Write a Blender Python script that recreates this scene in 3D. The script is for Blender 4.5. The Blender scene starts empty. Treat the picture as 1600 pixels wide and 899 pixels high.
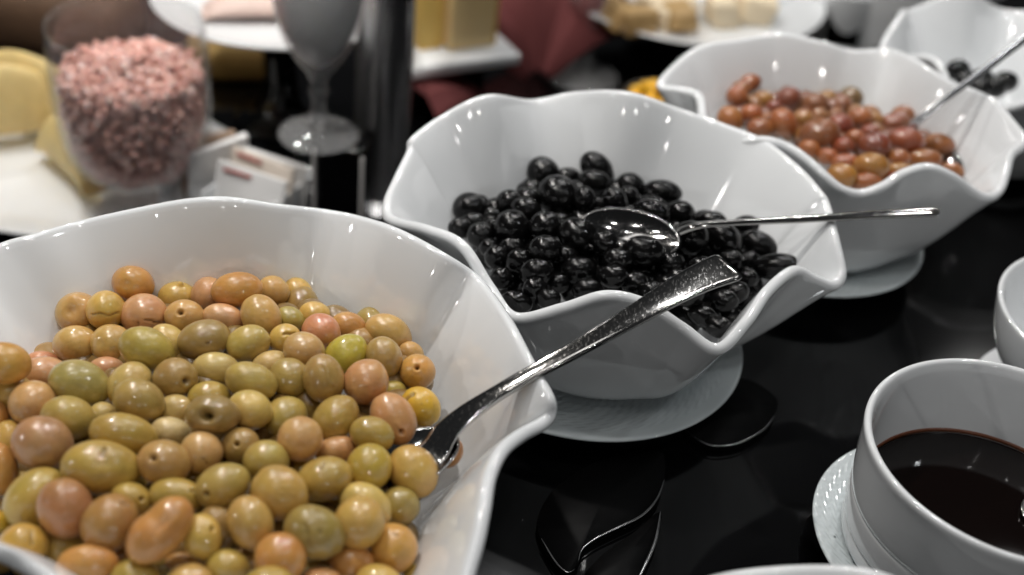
import bpy, bmesh, math, random
import numpy as np
from mathutils import Vector, Matrix, Quaternion
S = bpy.context.scene
C = S.collection
R = math.radians
rng = random.Random(11)

# ------------------------------------------------------------------ camera, world, lamps, exposure
F, PITCH, ROLL, CAMH = 1900.0, R(36), R(6.5), .43            # focal length in pixels of a 1600 px wide frame
cd = bpy.data.cameras.new('camera'); cam = bpy.data.objects.new('camera', cd); C.objects.link(cam)
cam.location = (0, 0, CAMH); cam.rotation_euler = (Matrix.Rotation(R(90) - PITCH, 3, 'X') @ Matrix.Rotation(ROLL, 3, 'Z')).to_euler()
cd.sensor_width = 36; cd.lens = 36 * F / 1600
cd.clip_start = .02; cd.clip_end = 50
cd.dof.use_dof = True; cd.dof.focus_distance = .562; cd.dof.aperture_fstop = cd.lens / 9.6
S.camera = cam

W = bpy.data.worlds.new('World'); S.world = W; W.use_nodes = True
W.node_tree.nodes['Background'].inputs[0].default_value = (.92, .96, 1, 1)
W.node_tree.nodes['Background'].inputs[1].default_value = .032

def lamp(name, loc, tgt, power, size, col=(1, 1, 1), sy=None):
    l = bpy.data.lights.new(name, 'AREA'); l.energy = power; l.color = col
    l.shape = 'RECTANGLE' if sy else 'DISK'; l.size = size
    if sy: l.size_y = sy
    o = bpy.data.objects.new(name, l); C.objects.link(o); o.location = loc
    o.rotation_euler = (Vector(tgt) - Vector(loc)).to_track_quat('-Z', 'Y').to_euler()
    return o
WARM = (1, .965, .92)
lamp('ceiling_spot', (-.62, .98, 1.55), (-.05, .45, .08), 12.5, .055, WARM)
lamp('ceiling_spot', (.30, 1.25, 1.7), (.05, .5, .08), 5.5, .04, (1, .98, .96))
lamp('ceiling_spot', (.95, .35, 1.5), (.1, .45, .05), 1.8, .05, (.95, .98, 1))
for x_, y_, p_ in ((-.55, -.10, 1.0), (.48, .05, .9), (.02, .12, .8), (-.22, -.55, 1.1), (.34, -.45, 1.0)):
    lamp('ceiling_spot', (x_, y_, 1.85), (-.05, .7, 0), p_, .032, (1, .99, .97))
lamp('ceiling_spot', (.62, 1.45, 1.7), (.1, .5, .08), 3.6, .04, (1, 1, 1))
lamp('ceiling_spot', (.05, 1.75, 1.8), (.1, .7, .08), 4, .04, (1, 1, 1))
lamp('ceiling_spot', (-.75, 1.75, 1.3), (-.25, .85, 0), 6, .06, WARM)
for x_, y_, z_ in ((-1.5, -3.2, 1.5), (1.0, -3.4, 1.6), (2.2, -2.6, 1.7), (-2.4, -.4, 1.3)):
    lamp('far_ceiling_spot', (x_, y_, z_), (0, .5, .05), 5.0, .085, (1, .98, .96))
for x_, y_, z_ in ((.72, 2.75, 1.7), (1.22, 2.5, 1.6), (.98, 3.3, 1.9)):
    lamp('far_ceiling_spot', (x_, y_, z_), (.2, .6, 0), 3.0, .06, (1, .98, .95))
o = lamp('rear_fill_lamp', (-.30, .42, 1.15), (-.14, 1.0, -.08), .95, .06, WARM); o.data.spread = R(58)  # added fill lamp, brightens the things on the lower tier from the front
lamp('ceiling_panel', (-.15, .55, 1.9), (-.05, .5, 0), 3.6, .75, (1, .98, .96), .35)

S.view_settings.view_transform = 'Standard'; S.view_settings.look = 'None'
S.view_settings.exposure = -.14; S.view_settings.gamma = 1
S.cycles.max_bounces = 10; S.cycles.caustics_refractive = False; S.cycles.caustics_reflective = False

# ------------------------------------------------------------------ helpers
def at(u, v, z):
    """point of the place seen at photo pixel (u, v) at height z"""
    x, y = (u - 800) / F, (449.5 - v) / F
    x, y = x * math.cos(ROLL) - y * math.sin(ROLL), x * math.sin(ROLL) + y * math.cos(ROLL)
    d = Vector((x, y * math.sin(PITCH) + math.cos(PITCH), y * math.cos(PITCH) - math.sin(PITCH)))
    return Vector((0, 0, CAMH)) + d * ((z - CAMH) / d.z)
def tag(o, label=None, cat=None, group=None, kind=None):
    if label: o['label'] = label
    if cat: o['category'] = cat
    if group: o['group'] = group
    if kind: o['kind'] = kind
    return o
def empty(name, loc, rz=0):
    o = bpy.data.objects.new(name, None); C.objects.link(o); o.location = loc; o.rotation_euler = (0, 0, rz)
    o.empty_display_size = .01
    return o
def mesh(name, v, f, m, parent=None, smooth=True, loc=None):
    me = bpy.data.meshes.new(name); me.from_pydata([tuple(float(c) for c in p) for p in v], [], [tuple(int(i) for i in q) for q in f])
    me.update()
    if smooth: me.polygons.foreach_set('use_smooth', [True] * len(me.polygons))
    if m: me.materials.append(m)
    o = bpy.data.objects.new(name, me); C.objects.link(o)
    if parent: o.parent = parent
    if loc is not None: o.location = loc
    return o
def fix(o):
    b = bmesh.new(); b.from_mesh(o.data); bmesh.ops.recalc_face_normals(b, faces=b.faces); b.to_mesh(o.data); b.free()
    return o
def sub(o, n=1):
    m = o.modifiers.new('s', 'SUBSURF'); m.levels = n; m.render_levels = n
    return o
def grid_faces(nu, nv, wrap_u=True, wrap_v=False):
    f = []
    for i in range(nu if wrap_u else nu - 1):
        for j in range(nv if wrap_v else nv - 1):
            f.append((i * nv + j, ((i + 1) % nu) * nv + j, ((i + 1) % nu) * nv + (j + 1) % nv, i * nv + (j + 1) % nv))
    return f
def lathe(name, prof, m, parent=None, loc=None, n=96, closed=False):
    """profile of (radius, z); closed = joins last to first"""
    v = []; k = len(prof)
    for i in range(n):
        a = 2 * math.pi * i / n
        v += [(r * math.cos(a), r * math.sin(a), z) for r, z in prof]
    o = mesh(name, v, grid_faces(n, k, True, closed), m, parent, True, loc)
    b = bmesh.new(); b.from_mesh(o.data); bmesh.ops.remove_doubles(b, verts=b.verts, dist=1e-6)
    bmesh.ops.recalc_face_normals(b, faces=b.faces); b.to_mesh(o.data); b.free()
    return o
def smooth_prof(p, n=3):
    for _ in range(n):
        q = [p[0]]
        for a, b in zip(p, p[1:]):
            q += [(.75 * a[0] + .25 * b[0], .75 * a[1] + .25 * b[1]), (.25 * a[0] + .75 * b[0], .25 * a[1] + .75 * b[1])]
        p = q + [p[-1]]
    return p
def catmull(p, n, closed=True):
    p = np.array(p, float); k = len(p); out = []
    seg = np.linalg.norm(np.roll(p, -1, 0) - p, axis=1)[:k if closed else k - 1]
    cum = np.concatenate([[0], np.cumsum(seg)]); tot = cum[-1]
    for q in range(n):
        s = tot * q / (n if closed else n - 1)
        i = min(int(np.searchsorted(cum, s, 'right')) - 1, len(seg) - 1); t = (s - cum[i]) / max(seg[i], 1e-9)
        g = lambda j: p[j % k] if closed else p[min(max(j, 0), k - 1)]
        a, b, c, d = g(i - 1), g(i), g(i + 1), g(i + 2)
        out.append(.5 * (2 * b + (c - a) * t + (2 * a - 5 * b + 4 * c - d) * t * t + (3 * b - a - 3 * c + d) * t ** 3))
    return np.array(out)
def box(name, sx, sy, sz, m, parent=None, loc=(0, 0, 0), bev=.0015, rot=None, jit=0):
    b = bmesh.new(); bmesh.ops.create_cube(b, size=1)
    for v in b.verts: v.co = Vector((v.co.x * sx, v.co.y * sy, v.co.z * sz)) + Vector([rng.uniform(-jit, jit) for _ in range(3)])
    if bev: bmesh.ops.bevel(b, geom=b.edges, offset=bev, segments=3, profile=.5, affect='EDGES')
    me = bpy.data.meshes.new(name); b.to_mesh(me); b.free()
    me.materials.append(m); me.polygons.foreach_set('use_smooth', [True] * len(me.polygons))
    o = bpy.data.objects.new(name, me); C.objects.link(o); o.location = loc
    if rot: o.rotation_euler = rot
    if parent: o.parent = parent
    return o

# ------------------------------------------------------------------ materials
def mat(name):
    m = bpy.data.materials.new(name); m.use_nodes = True
    return m, m.node_tree.nodes, m.node_tree.links, m.node_tree.nodes['Principled BSDF']
def simple(name, col, rough=.4, metal=0, spec=.5, bump=0, bscale=100, var=0, trans=0, ior=1.5, coat=0, sss=0):
    m, N, L, b = mat(name)
    b.inputs['Base Color'].default_value = (*col, 1); b.inputs['Roughness'].default_value = rough
    b.inputs['Metallic'].default_value = metal; b.inputs['Specular IOR Level'].default_value = spec
    b.inputs['Transmission Weight'].default_value = trans; b.inputs['IOR'].default_value = ior
    b.inputs['Coat Weight'].default_value = coat
    tc = N.new('ShaderNodeTexCoord')
    if sss:
        b.inputs['Subsurface Weight'].default_value = sss; b.inputs['Subsurface Scale'].default_value = .004
        b.inputs['Subsurface Radius'].default_value = (1, .6, .3)
    if bump or var:
        n = N.new('ShaderNodeTexNoise'); n.inputs['Scale'].default_value = bscale; n.inputs['Detail'].default_value = 5
        L.new(tc.outputs['Object'], n.inputs['Vector'])
        if bump:
            p = N.new('ShaderNodeBump'); p.inputs['Strength'].default_value = bump; p.inputs['Distance'].default_value = .001
            L.new(n.outputs['Fac'], p.inputs['Height']); L.new(p.outputs[0], b.inputs['Normal'])
        if var:
            r = N.new('ShaderNodeMix'); r.data_type = 'RGBA'
            r.inputs[6].default_value = (*[c * (1 - var) for c in col], 1); r.inputs[7].default_value = (*[min(1, c * (1 + var)) for c in col], 1)
            L.new(n.outputs['Fac'], r.inputs[0]); L.new(r.outputs[2], b.inputs['Base Color'])
    return m
def porcelain(name, ribs=False, col=(.74, .75, .755)):
    m, N, L, b = mat(name)
    b.inputs['Roughness'].default_value = .13
    b.inputs['Coat Weight'].default_value = .6; b.inputs['Coat Roughness'].default_value = .02
    tc = N.new('ShaderNodeTexCoord')
    n = N.new('ShaderNodeTexNoise'); n.inputs['Scale'].default_value = 38; n.inputs['Detail'].default_value = 3
    L.new(tc.outputs['Object'], n.inputs['Vector'])
    mx = N.new('ShaderNodeMix'); mx.data_type = 'RGBA'
    mx.inputs[6].default_value = (*[c * .97 for c in col], 1); mx.inputs[7].default_value = (*col, 1)
    L.new(n.outputs['Fac'], mx.inputs[0]); L.new(mx.outputs[2], b.inputs['Base Color'])
    # smudges in the gloss
    n2 = N.new('ShaderNodeTexNoise'); n2.inputs['Scale'].default_value = 60; n2.inputs['Detail'].default_value = 6
    L.new(tc.outputs['Object'], n2.inputs['Vector'])
    mr = N.new('ShaderNodeMapRange'); mr.inputs[1].default_value = .35; mr.inputs[2].default_value = .75
    mr.inputs[3].default_value = .04; mr.inputs[4].default_value = .12
    L.new(n2.outputs['Fac'], mr.inputs[0]); L.new(mr.outputs[0], b.inputs['Roughness'])
    bp = N.new('ShaderNodeBump'); bp.inputs['Distance'].default_value = .0006; bp.inputs['Strength'].default_value = .35
    if ribs:
        # embossed swirling ribs on the flange: sin(72 * angle + 260 * radius)
        sx = N.new('ShaderNodeSeparateXYZ'); L.new(tc.outputs['Object'], sx.inputs[0])
        def M(op, a, c=None):
            q = N.new('ShaderNodeMath'); q.operation = op
            for i, x in enumerate((a, c)):
                if x is None: continue
                if isinstance(x, (int, float)): q.inputs[i].default_value = x
                else: L.new(x, q.inputs[i])
            return q.outputs[0]
        ang = M('ARCTAN2', sx.outputs[1], sx.outputs[0])
        rad = M('SQRT', M('ADD', M('MULTIPLY', sx.outputs[0], sx.outputs[0]), M('MULTIPLY', sx.outputs[1], sx.outputs[1])))
        wv = M('SINE', M('ADD', M('ADD', M('MULTIPLY', ang, 64), M('MULTIPLY', rad, 900)), M('MULTIPLY', M('SINE', M('MULTIPLY', rad, 1300)), 1.1)))
        msk = M('MULTIPLY', M('GREATER_THAN', rad, .045), M('LESS_THAN', rad, .080))
        L.new(M('MULTIPLY', wv, msk), bp.inputs['Height']); bp.inputs['Strength'].default_value = .32
    else:
        n3 = N.new('ShaderNodeTexNoise'); n3.inputs['Scale'].default_value = 14; n3.inputs['Detail'].default_value = 2
        L.new(tc.outputs['Object'], n3.inputs['Vector']); L.new(n3.outputs['Fac'], bp.inputs['Height'])
    L.new(bp.outputs[0], b.inputs['Normal'])
    return m
PORC = porcelain('white_porcelain', False, (.765, .78, .79)); RIB = porcelain('ribbed_porcelain', True, (.66, .71, .72))

def olive_mat(name, black=False):
    m, N, L, b = mat(name)
    oi = N.new('ShaderNodeObjectInfo'); tc = N.new('ShaderNodeTexCoord')
    n = N.new('ShaderNodeTexNoise'); n.inputs['Scale'].default_value = 85; n.inputs['Detail'].default_value = 6; n.inputs['Roughness'].default_value = .6
    add = N.new('ShaderNodeVectorMath'); add.operation = 'ADD'
    cmb = N.new('ShaderNodeCombineXYZ'); L.new(oi.outputs['Random'], cmb.inputs[0]); L.new(oi.outputs['Random'], cmb.inputs[2])
    L.new(tc.outputs['Object'], add.inputs[0]); L.new(cmb.outputs[0], add.inputs[1])
    L.new(add.outputs[0], n.inputs['Vector'])
    n2 = N.new('ShaderNodeTexNoise'); n2.inputs['Scale'].default_value = 520; n2.inputs['Detail'].default_value = 3
    L.new(add.outputs[0], n2.inputs['Vector'])
    if black:
        L.new(oi.outputs['Color'], b.inputs['Base Color'])
        b.inputs['Roughness'].default_value = .2
        mr = N.new('ShaderNodeMapRange'); mr.inputs[1].default_value = .35; mr.inputs[2].default_value = .7; mr.inputs[3].default_value = .08; mr.inputs[4].default_value = .28
        L.new(n.outputs['Fac'], mr.inputs[0]); L.new(mr.outputs[0], b.inputs['Roughness'])
        b.inputs['Specular IOR Level'].default_value = .3
    else:
        hs = N.new('ShaderNodeHueSaturation'); L.new(oi.outputs['Color'], hs.inputs['Color'])
        mr = N.new('ShaderNodeMapRange'); mr.inputs[1].default_value = .3; mr.inputs[2].default_value = .7; mr.inputs[3].default_value = .8; mr.inputs[4].default_value = 1.16
        L.new(n.outputs['Fac'], mr.inputs[0]); L.new(mr.outputs[0], hs.inputs['Value'])
        mh = N.new('ShaderNodeMapRange'); mh.inputs[1].default_value = .3; mh.inputs[2].default_value = .7; mh.inputs[3].default_value = .488; mh.inputs[4].default_value = .51
        nb = N.new('ShaderNodeTexNoise'); nb.inputs['Scale'].default_value = 60; nb.inputs['Detail'].default_value = 2
        L.new(add.outputs[0], nb.inputs['Vector']); L.new(nb.outputs['Color'], mh.inputs[0]); L.new(mh.outputs[0], hs.inputs['Hue'])
        # freckles
        mf = N.new('ShaderNodeMapRange'); mf.inputs[1].default_value = .62; mf.inputs[2].default_value = .72; mf.inputs[3].default_value = 0; mf.inputs[4].default_value = .22
        L.new(n2.outputs['Fac'], mf.inputs[0])
        mx = N.new('ShaderNodeMix'); mx.data_type = 'RGBA'; mx.inputs[7].default_value = (.22, .13, .04, 1)
        L.new(hs.outputs[0], mx.inputs[6]); L.new(mf.outputs[0], mx.inputs[0])
        # brown scar tissue in pit holes and cuts
        at_ = N.new('ShaderNodeAttribute'); at_.attribute_name = 'scar'
        mx2 = N.new('ShaderNodeMix'); mx2.data_type = 'RGBA'; mx2.inputs[7].default_value = (.09, .045, .015, 1)
        L.new(mx.outputs[2], mx2.inputs[6]); L.new(at_.outputs['Fac'], mx2.inputs[0])
        L.new(mx2.outputs[2], b.inputs['Base Color'])
        b.inputs['Roughness'].default_value = .34
        b.inputs['Specular IOR Level'].default_value = .4
        b.inputs['Coat Weight'].default_value = .75; b.inputs['Coat Roughness'].default_value = .05
        b.inputs['Subsurface Weight'].default_value = .12; b.inputs['Subsurface Scale'].default_value = .003
        b.inputs['Subsurface Radius'].default_value = (1, .55, .2)
    bp = N.new('ShaderNodeBump'); bp.inputs['Distance'].default_value = .0005; bp.inputs['Strength'].default_value = .85 if black else .6
    ad = N.new('ShaderNodeMath'); ad.operation = 'MULTIPLY_ADD'; ad.inputs[1].default_value = .35
    L.new(n2.outputs['Fac'], ad.inputs[0]); L.new(n.outputs['Fac'], ad.inputs[2]); L.new(ad.outputs[0], bp.inputs['Height'])
    L.new(bp.outputs[0], b.inputs['Normal'])
    if not black: L.new(bp.outputs[0], b.inputs['Coat Normal'])
    return m
OLIVE = olive_mat('olive_skin'); BLACK = olive_mat('black_olive_skin', True)

def steel(name='steel', scr=.5, rough=.16):
    m, N, L, b = mat(name)
    b.inputs['Base Color'].default_value = (.42, .41, .395, 1); b.inputs['Metallic'].default_value = 1
    tc = N.new('ShaderNodeTexCoord')
    n = N.new('ShaderNodeTexNoise'); n.inputs['Scale'].default_value = 1500; n.inputs['Detail'].default_value = 2
    mp = N.new('ShaderNodeMapping'); mp.inputs['Scale'].default_value = (1, .25, 1); mp.inputs['Rotation'].default_value = (0, 0, R(50))
    L.new(tc.outputs['Object'], mp.inputs[0]); L.new(mp.outputs[0], n.inputs['Vector'])
    mr = N.new('ShaderNodeMapRange'); mr.inputs[1].default_value = .56; mr.inputs[2].default_value = .7; mr.inputs[3].default_value = rough * .8; mr.inputs[4].default_value = rough * 1.9
    L.new(n.outputs['Fac'], mr.inputs[0]); L.new(mr.outputs[0], b.inputs['Roughness'])
    bp = N.new('ShaderNodeBump'); bp.inputs['Distance'].default_value = .0003; bp.inputs['Strength'].default_value = scr
    L.new(n.outputs['Fac'], bp.inputs['Height']); L.new(bp.outputs[0], b.inputs['Normal'])
    return m
STEEL = steel('scratched_steel', .015, .11); STEEL2 = steel('polished_steel', .03, .09)
STEEL3 = steel('dull_steel', .05, .1); STEEL3.node_tree.nodes['Principled BSDF'].inputs['Base Color'].default_value = (.24, .235, .23, 1)
CHROME = simple('dark_chrome', (.70, .70, .71), .26, 1)
TABLE = simple('black_gloss', (.0025, .0025, .0028), .07, 0, .6, .06, 9)
DISHB = simple('black_glass', (.002, .002, .0022), .04, 0, .5)
def thin_glass(name, tint=.93, gain=1.0, light_mix=.05):
    m, N, L, b = mat(name)
    out = N['Material Output']; N.remove(b)
    tr = N.new('ShaderNodeBsdfTransparent'); tr.inputs[0].default_value = (tint, tint, tint, 1)
    gl = N.new('ShaderNodeBsdfGlossy'); gl.inputs['Roughness'].default_value = .03
    lw = N.new('ShaderNodeLayerWeight'); lw.inputs[0].default_value = .5
    pw = N.new('ShaderNodeMath'); pw.operation = 'POWER'; pw.inputs[1].default_value = 3.5; L.new(lw.outputs['Facing'], pw.inputs[0])
    mu = N.new('ShaderNodeMath'); mu.operation = 'MULTIPLY_ADD'; mu.inputs[1].default_value = .42 * gain; mu.inputs[2].default_value = .04 * gain; mu.use_clamp = True
    L.new(pw.outputs[0], mu.inputs[0])
    mx = N.new('ShaderNodeMixShader'); L.new(mu.outputs[0], mx.inputs[0]); L.new(tr.outputs[0], mx.inputs[1]); L.new(gl.outputs[0], mx.inputs[2])
    df_ = N.new('ShaderNodeBsdfDiffuse'); df_.inputs[0].default_value = (.8, .8, .8, 1)      # white mixed in for the light that real glass refracts
    m2 = N.new('ShaderNodeMixShader'); m2.inputs[0].default_value = light_mix; L.new(mx.outputs[0], m2.inputs[1]); L.new(df_.outputs[0], m2.inputs[2])
    L.new(m2.outputs[0], out.inputs['Surface']); return m
GLASS = thin_glass('clear_glass', .95, .9); WATER = simple('water', (1, 1, 1), .01, 0, .5, trans=1, ior=1.33)
SAUCE = simple('dark_sauce', (.0035, .0016, .0012), .04, 0, .5)
SAUCE_EDGE = simple('sauce_stain', (.16, .05, .02), .3)

# ------------------------------------------------------------------ table
ZB = -.12                                       # the rear tier of the buffet lies lower
K = (CAMH - ZB) / CAMH
def bg(u, v, z=0): return at(u, v, ZB + z)
E0, E1 = (-1.6, -.935), (2.4, 3.18)              # the edge of the front tier, behind the row of bowls
def slab(name, poly, z0, z1, m, label):
    n = len(poly); v = [(x, y, z0) for x, y in poly] + [(x, y, z1) for x, y in poly]
    f = [tuple(range(n))[::-1], tuple(range(n, 2 * n))] + [(i, (i + 1) % n, n + (i + 1) % n, n + i) for i in range(n)]
    o = fix(mesh(name, v, f, m, smooth=False)); bv = o.modifiers.new('b', 'BEVEL'); bv.width = .003; bv.segments = 3
    return tag(o, label, 'table', kind='structure')
slab('table', [E0, (2.4, -.935), E1], ZB + .001, 0, TABLE, 'black glossy front tier of the buffet table mirroring the dishes')
slab('lower_table', [(-3, -1.5), (3, -1.5), (3, 4), (-3, 4)], ZB - .04, ZB, TABLE, 'black glossy lower tier of the buffet behind the bowls')

# ------------------------------------------------------------------ ruffled bowls
def ruffled_bowl(rim, cen, rb, z0, label, th=.0058, n=420, ns=40, hexp=.9, vexp=1.1, fl=.07, flp=7, group='white ruffled serving bowls'):
    rp = catmull(rim, n)
    cx, cy = cen
    ang = np.unwrap(np.arctan2(rp[:, 1] - cy, rp[:, 0] - cx))
    # base angles: monotone, blend of rim angle and even spacing
    lin = np.linspace(ang[0], ang[0] + np.sign(ang[-1] - ang[0]) * 2 * math.pi, n, endpoint=False)
    k = 14; dev = ang - lin; pad = np.concatenate([dev[-k * 3:], dev, dev[:k * 3]])
    ker = np.exp(-np.linspace(-2, 2, 2 * k + 1) ** 2); ker /= ker.sum()
    dev = np.convolve(pad, ker, 'same')[k * 3:-k * 3]
    ba = lin + dev
    B = np.stack([cx + rb * np.cos(ba), cy + rb * np.sin(ba), np.full(n, z0)], 1)
    ts = np.linspace(0, 1, ns) ** .9
    inner = np.zeros((n, ns, 3))
    for j, t in enumerate(ts):
        h = t ** hexp * (1 - fl) + fl * t ** flp; vv = t ** vexp
        # rounded foot
        inner[:, j, :2] = B[:, :2] + (rp[:, :2] - B[:, :2]) * h
        inner[:, j, 2] = z0 + (rp[:, 2] - z0) * vv
    # soften the waves down the wall: near the base the wall is nearly round
    def normals(g):
        du = np.roll(g, -1, 0) - np.roll(g, 1, 0); dv = np.gradient(g, axis=1)
        nn = np.cross(du, dv); nn /= np.linalg.norm(nn, axis=2, keepdims=True) + 1e-12
        out = g[:, :, :2] - np.array([cx, cy])
        if (nn[:, ns // 2, :2] * out[:, ns // 2]).sum() < 0: nn = -nn
        for _ in range(3): nn = (np.roll(nn, 1, 0) + nn + np.roll(nn, -1, 0)); nn /= np.linalg.norm(nn, axis=2, keepdims=True)
        return nn
    nn = normals(inner)
    inner = inner - nn * th / 2; outer = inner + nn * th
    tau = inner[:, -1] - inner[:, -2]; tau /= np.linalg.norm(tau, axis=1, keepdims=True)
    cols = [np.repeat(np.array([[cx, cy, z0 + .001]]), n, 0)]
    for f in (.3, .6, .85): cols.append(np.array([cx, cy, z0 + .001]) + (inner[:, 0] - np.array([cx, cy, z0 + .001])) * f)
    for j in range(ns): cols.append(inner[:, j])
    for ph in np.linspace(0, math.pi, 9)[1:-1]:
        w = th * .5
        cols.append((inner[:, -1] + outer[:, -1]) / 2 + nn[:, -1] * (-math.cos(ph) * w) + tau * (math.sin(ph) * w * .9))
    for j in range(ns - 1, -1, -1): cols.append(outer[:, j])
    for f in (.86,): cols.append(np.array([cx, cy, z0 - .004]) + (outer[:, 0] - np.array([cx, cy, z0 - .002])) * f)
    cols.append(np.repeat(np.array([[cx, cy, z0 - .0045]]), n, 0))
    g = np.stack(cols, 1); k = g.shape[1]
    o = mesh('ruffled_bowl', g.reshape(-1, 3) - np.array([cx, cy, 0]), grid_faces(n, k), PORC, loc=(cx, cy, 0))
    b = bmesh.new(); b.from_mesh(o.data); bmesh.ops.remove_doubles(b, verts=b.verts, dist=1e-6)
    bmesh.ops.recalc_face_normals(b, faces=b.faces); b.to_mesh(o.data); b.free()
    ft = lathe('foot_ring', [(rb * .80, z0 - .003), (rb * .82, z0 - .0105), (rb * .88, z0 - .0105), (rb * .92, z0 - .002)], PORC, o, (0, 0, 0), 96)
    tag(o, label, 'bowl', group)
    return o
def px(l): return [at(*p) for p in l]
MID = [(645,222,.098),(690,188,.102),(760,155,.112),(830,162,.096),(900,150,.101),(980,150,.112),(1060,176,.104),(1130,200,.1005),(1190,224,.1),(1245,266,.1015),(1281,306,.102),(1290,322,.1),(1303,370,.096),(1315,428,.085),(1300,446,.082),(1270,436,.088),(1240,424,.095),(1200,455,.095),(1165,505,.090),(1120,546,.084),(1065,512,.09),(1005,474,.10),(945,463,.104),(880,482,.094),(805,497,.084),(765,450,.088),(722,385,.10),(670,361,.098),(612,345,.085),(606,318,.085),(622,280,.09),(641,240,.094)]
THIRD = [(1032,133,.088),(1070,92,.092),(1105,74,.097),(1150,67,.098),(1200,59,.1),(1230,58,.101),(1290,72,.097),(1330,83,.093),(1390,82,.097),(1430,98,.102),(1480,130,.1),(1520,145,.1),(1550,160,.1),(1578,190,.1),(1600,222,.1),(1580,243,.094),(1572,270,.088),(1562,297,.084),(1545,309,.084),(1520,300,.088),(1485,275,.098),(1448,262,.102),(1410,272,.097),(1380,291,.09),(1345,303,.085),(1315,296,.088),(1290,277,.093),(1260,250,.098),(1230,230,.101),(1195,220,.102),(1150,222,.095),(1112,215,.086),(1099,190,.086),(1092,152,.088),(1065,142,.088)]
NEAR = px([(60,372,.1),(130,352,.1),(230,330,.106),(300,318,.112),(360,316,.113),(430,326,.106),(500,334,.097),(560,345,.098),(620,365,.104),(690,402,.102),(745,440,.092),(790,500,.099),(825,565,.1),(857,622,.096),(860,648,.09),(845,664,.089),(815,680,.094),(785,705,.098),(765,745,.1),(755,800,.1),(738,873,.095)])
NEAR += [Vector(p) for p in [(-.010, .266, .086), (-.030, .248, .080), (-.055, .244, .080), (-.080, .248, .086), (-.100, .252, .090), (-.125, .259, .086), (-.141, .267, .087)]]
NEAR += px([(44,886,.092),(-6,862,.1),(-60,850,.102)])
NEAR += [Vector(p) for p in [(-.198, .282, .098), (-.222, .298, .088), (-.236, .322, .084), (-.232, .352, .094), (-.226, .380, .100), (-.236, .408, .094), (-.240, .426, .094)]]
NEAR += px([(0,390,.098)])
ruffled_bowl(NEAR, (-.105, .380), .062, .022, 'white ruffled bowl full of green olives, nearest of the row', hexp=.60, fl=.15, flp=4.5)
ruffled_bowl(px(MID), (.049, .536), .058, .022, 'white ruffled bowl full of black olives, in the middle of the row', hexp=.72)
ruffled_bowl(px(THIRD), (.186, .675), .056, .022, 'white ruffled bowl full of red brown olives, behind the black ones', hexp=.72)
B4 = at(1602, 88, .085)
# a fourth and a fifth bowl, cut off by the frame
def generic_rim(cx, cy, r, rot, zm=.094, nl=8, sx=1, sy=1, za=.008):
    out = []
    for i in range(64):
        a = 2 * math.pi * i / 64; w = math.cos(nl * a / 1 + 0)
        rr = r * (1 + .06 * w)
        x, y = rr * math.cos(a) * sx, rr * math.sin(a) * sy
        out.append((cx + x * math.cos(rot) - y * math.sin(rot), cy + x * math.sin(rot) + y * math.cos(rot), zm - za * w))
    return out
ruffled_bowl(generic_rim(.128, .2185, .092, R(4), .0908, 7, za=.008), (.128, .2185), .05, .022, 'white ruffled bowl whose rim just shows beside the dark sauce cup')
ruffled_bowl(generic_rim(B4.x, B4.y, .096, R(30), .085, 7), (B4.x, B4.y), .05, .02, 'white ruffled bowl with loose black olives behind the red brown ones')

# saucers
def saucer(cen, r, z, label, group='ribbed white saucers'):
    p = smooth_prof([(0, z - .008), (r * .5, z - .008), (r * .62, z - .0075), (r * .8, z - .002), (r * .97, z + .0005), (r, z + .002), (r * .985, z + .0035), (r * .93, z + .0022), (r * .8, z - .0002), (r * .64, z - .0045), (r * .55, z - .0058), (0, z - .0058)], 2)
    o = lathe('saucer', p, RIB, None, (cen[0], cen[1], 0), 128)
    lathe('foot_ring', [(r * .5, z - .0078), (r * .48, .0005), (r * .53, .0005), (r * .55, z - .0075)], RIB, o, (0, 0, 0), 96)
    return tag(o, label, 'saucer', group)
saucer((.043, .533), .088, .016, 'ribbed white saucer under the bowl of black olives')
saucer((.182, .670), .077, .016, 'white saucer under the bowl of red brown olives')
saucer((-.105, .380), .08, .016, 'white saucer hidden under the bowl of green olives')
saucer((.223, .409), .069, .013, 'ribbed saucer with water drops under the dark sauce cup')
saucer((.128, .2185), .066, .016, 'white saucer under the bowl cut off below the sauce cup')
dv, df = [], []
b = bmesh.new()
for (u, v_) in [(1283,828),(1285,815),(1288,802),(1292,790),(1296,780),(1302,772),(1308,765),(1284,847),(1293,843),(1303,840)]:
    p = at(u, v_, .0135); bmesh.ops.create_uvsphere(b, u_segments=10, v_segments=6, radius=rng.uniform(.0006, .0011), matrix=Matrix.Translation(p) @ Matrix.Diagonal((1, 1, .6, 1)))
me = bpy.data.meshes.new('water_drops'); b.to_mesh(me); b.free(); me.materials.append(WATER)
o = bpy.data.objects.new('water_drops', me); C.objects.link(o); tag(o, 'clear water drops beaded on the sauce cup saucer', 'water', kind='stuff')

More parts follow.
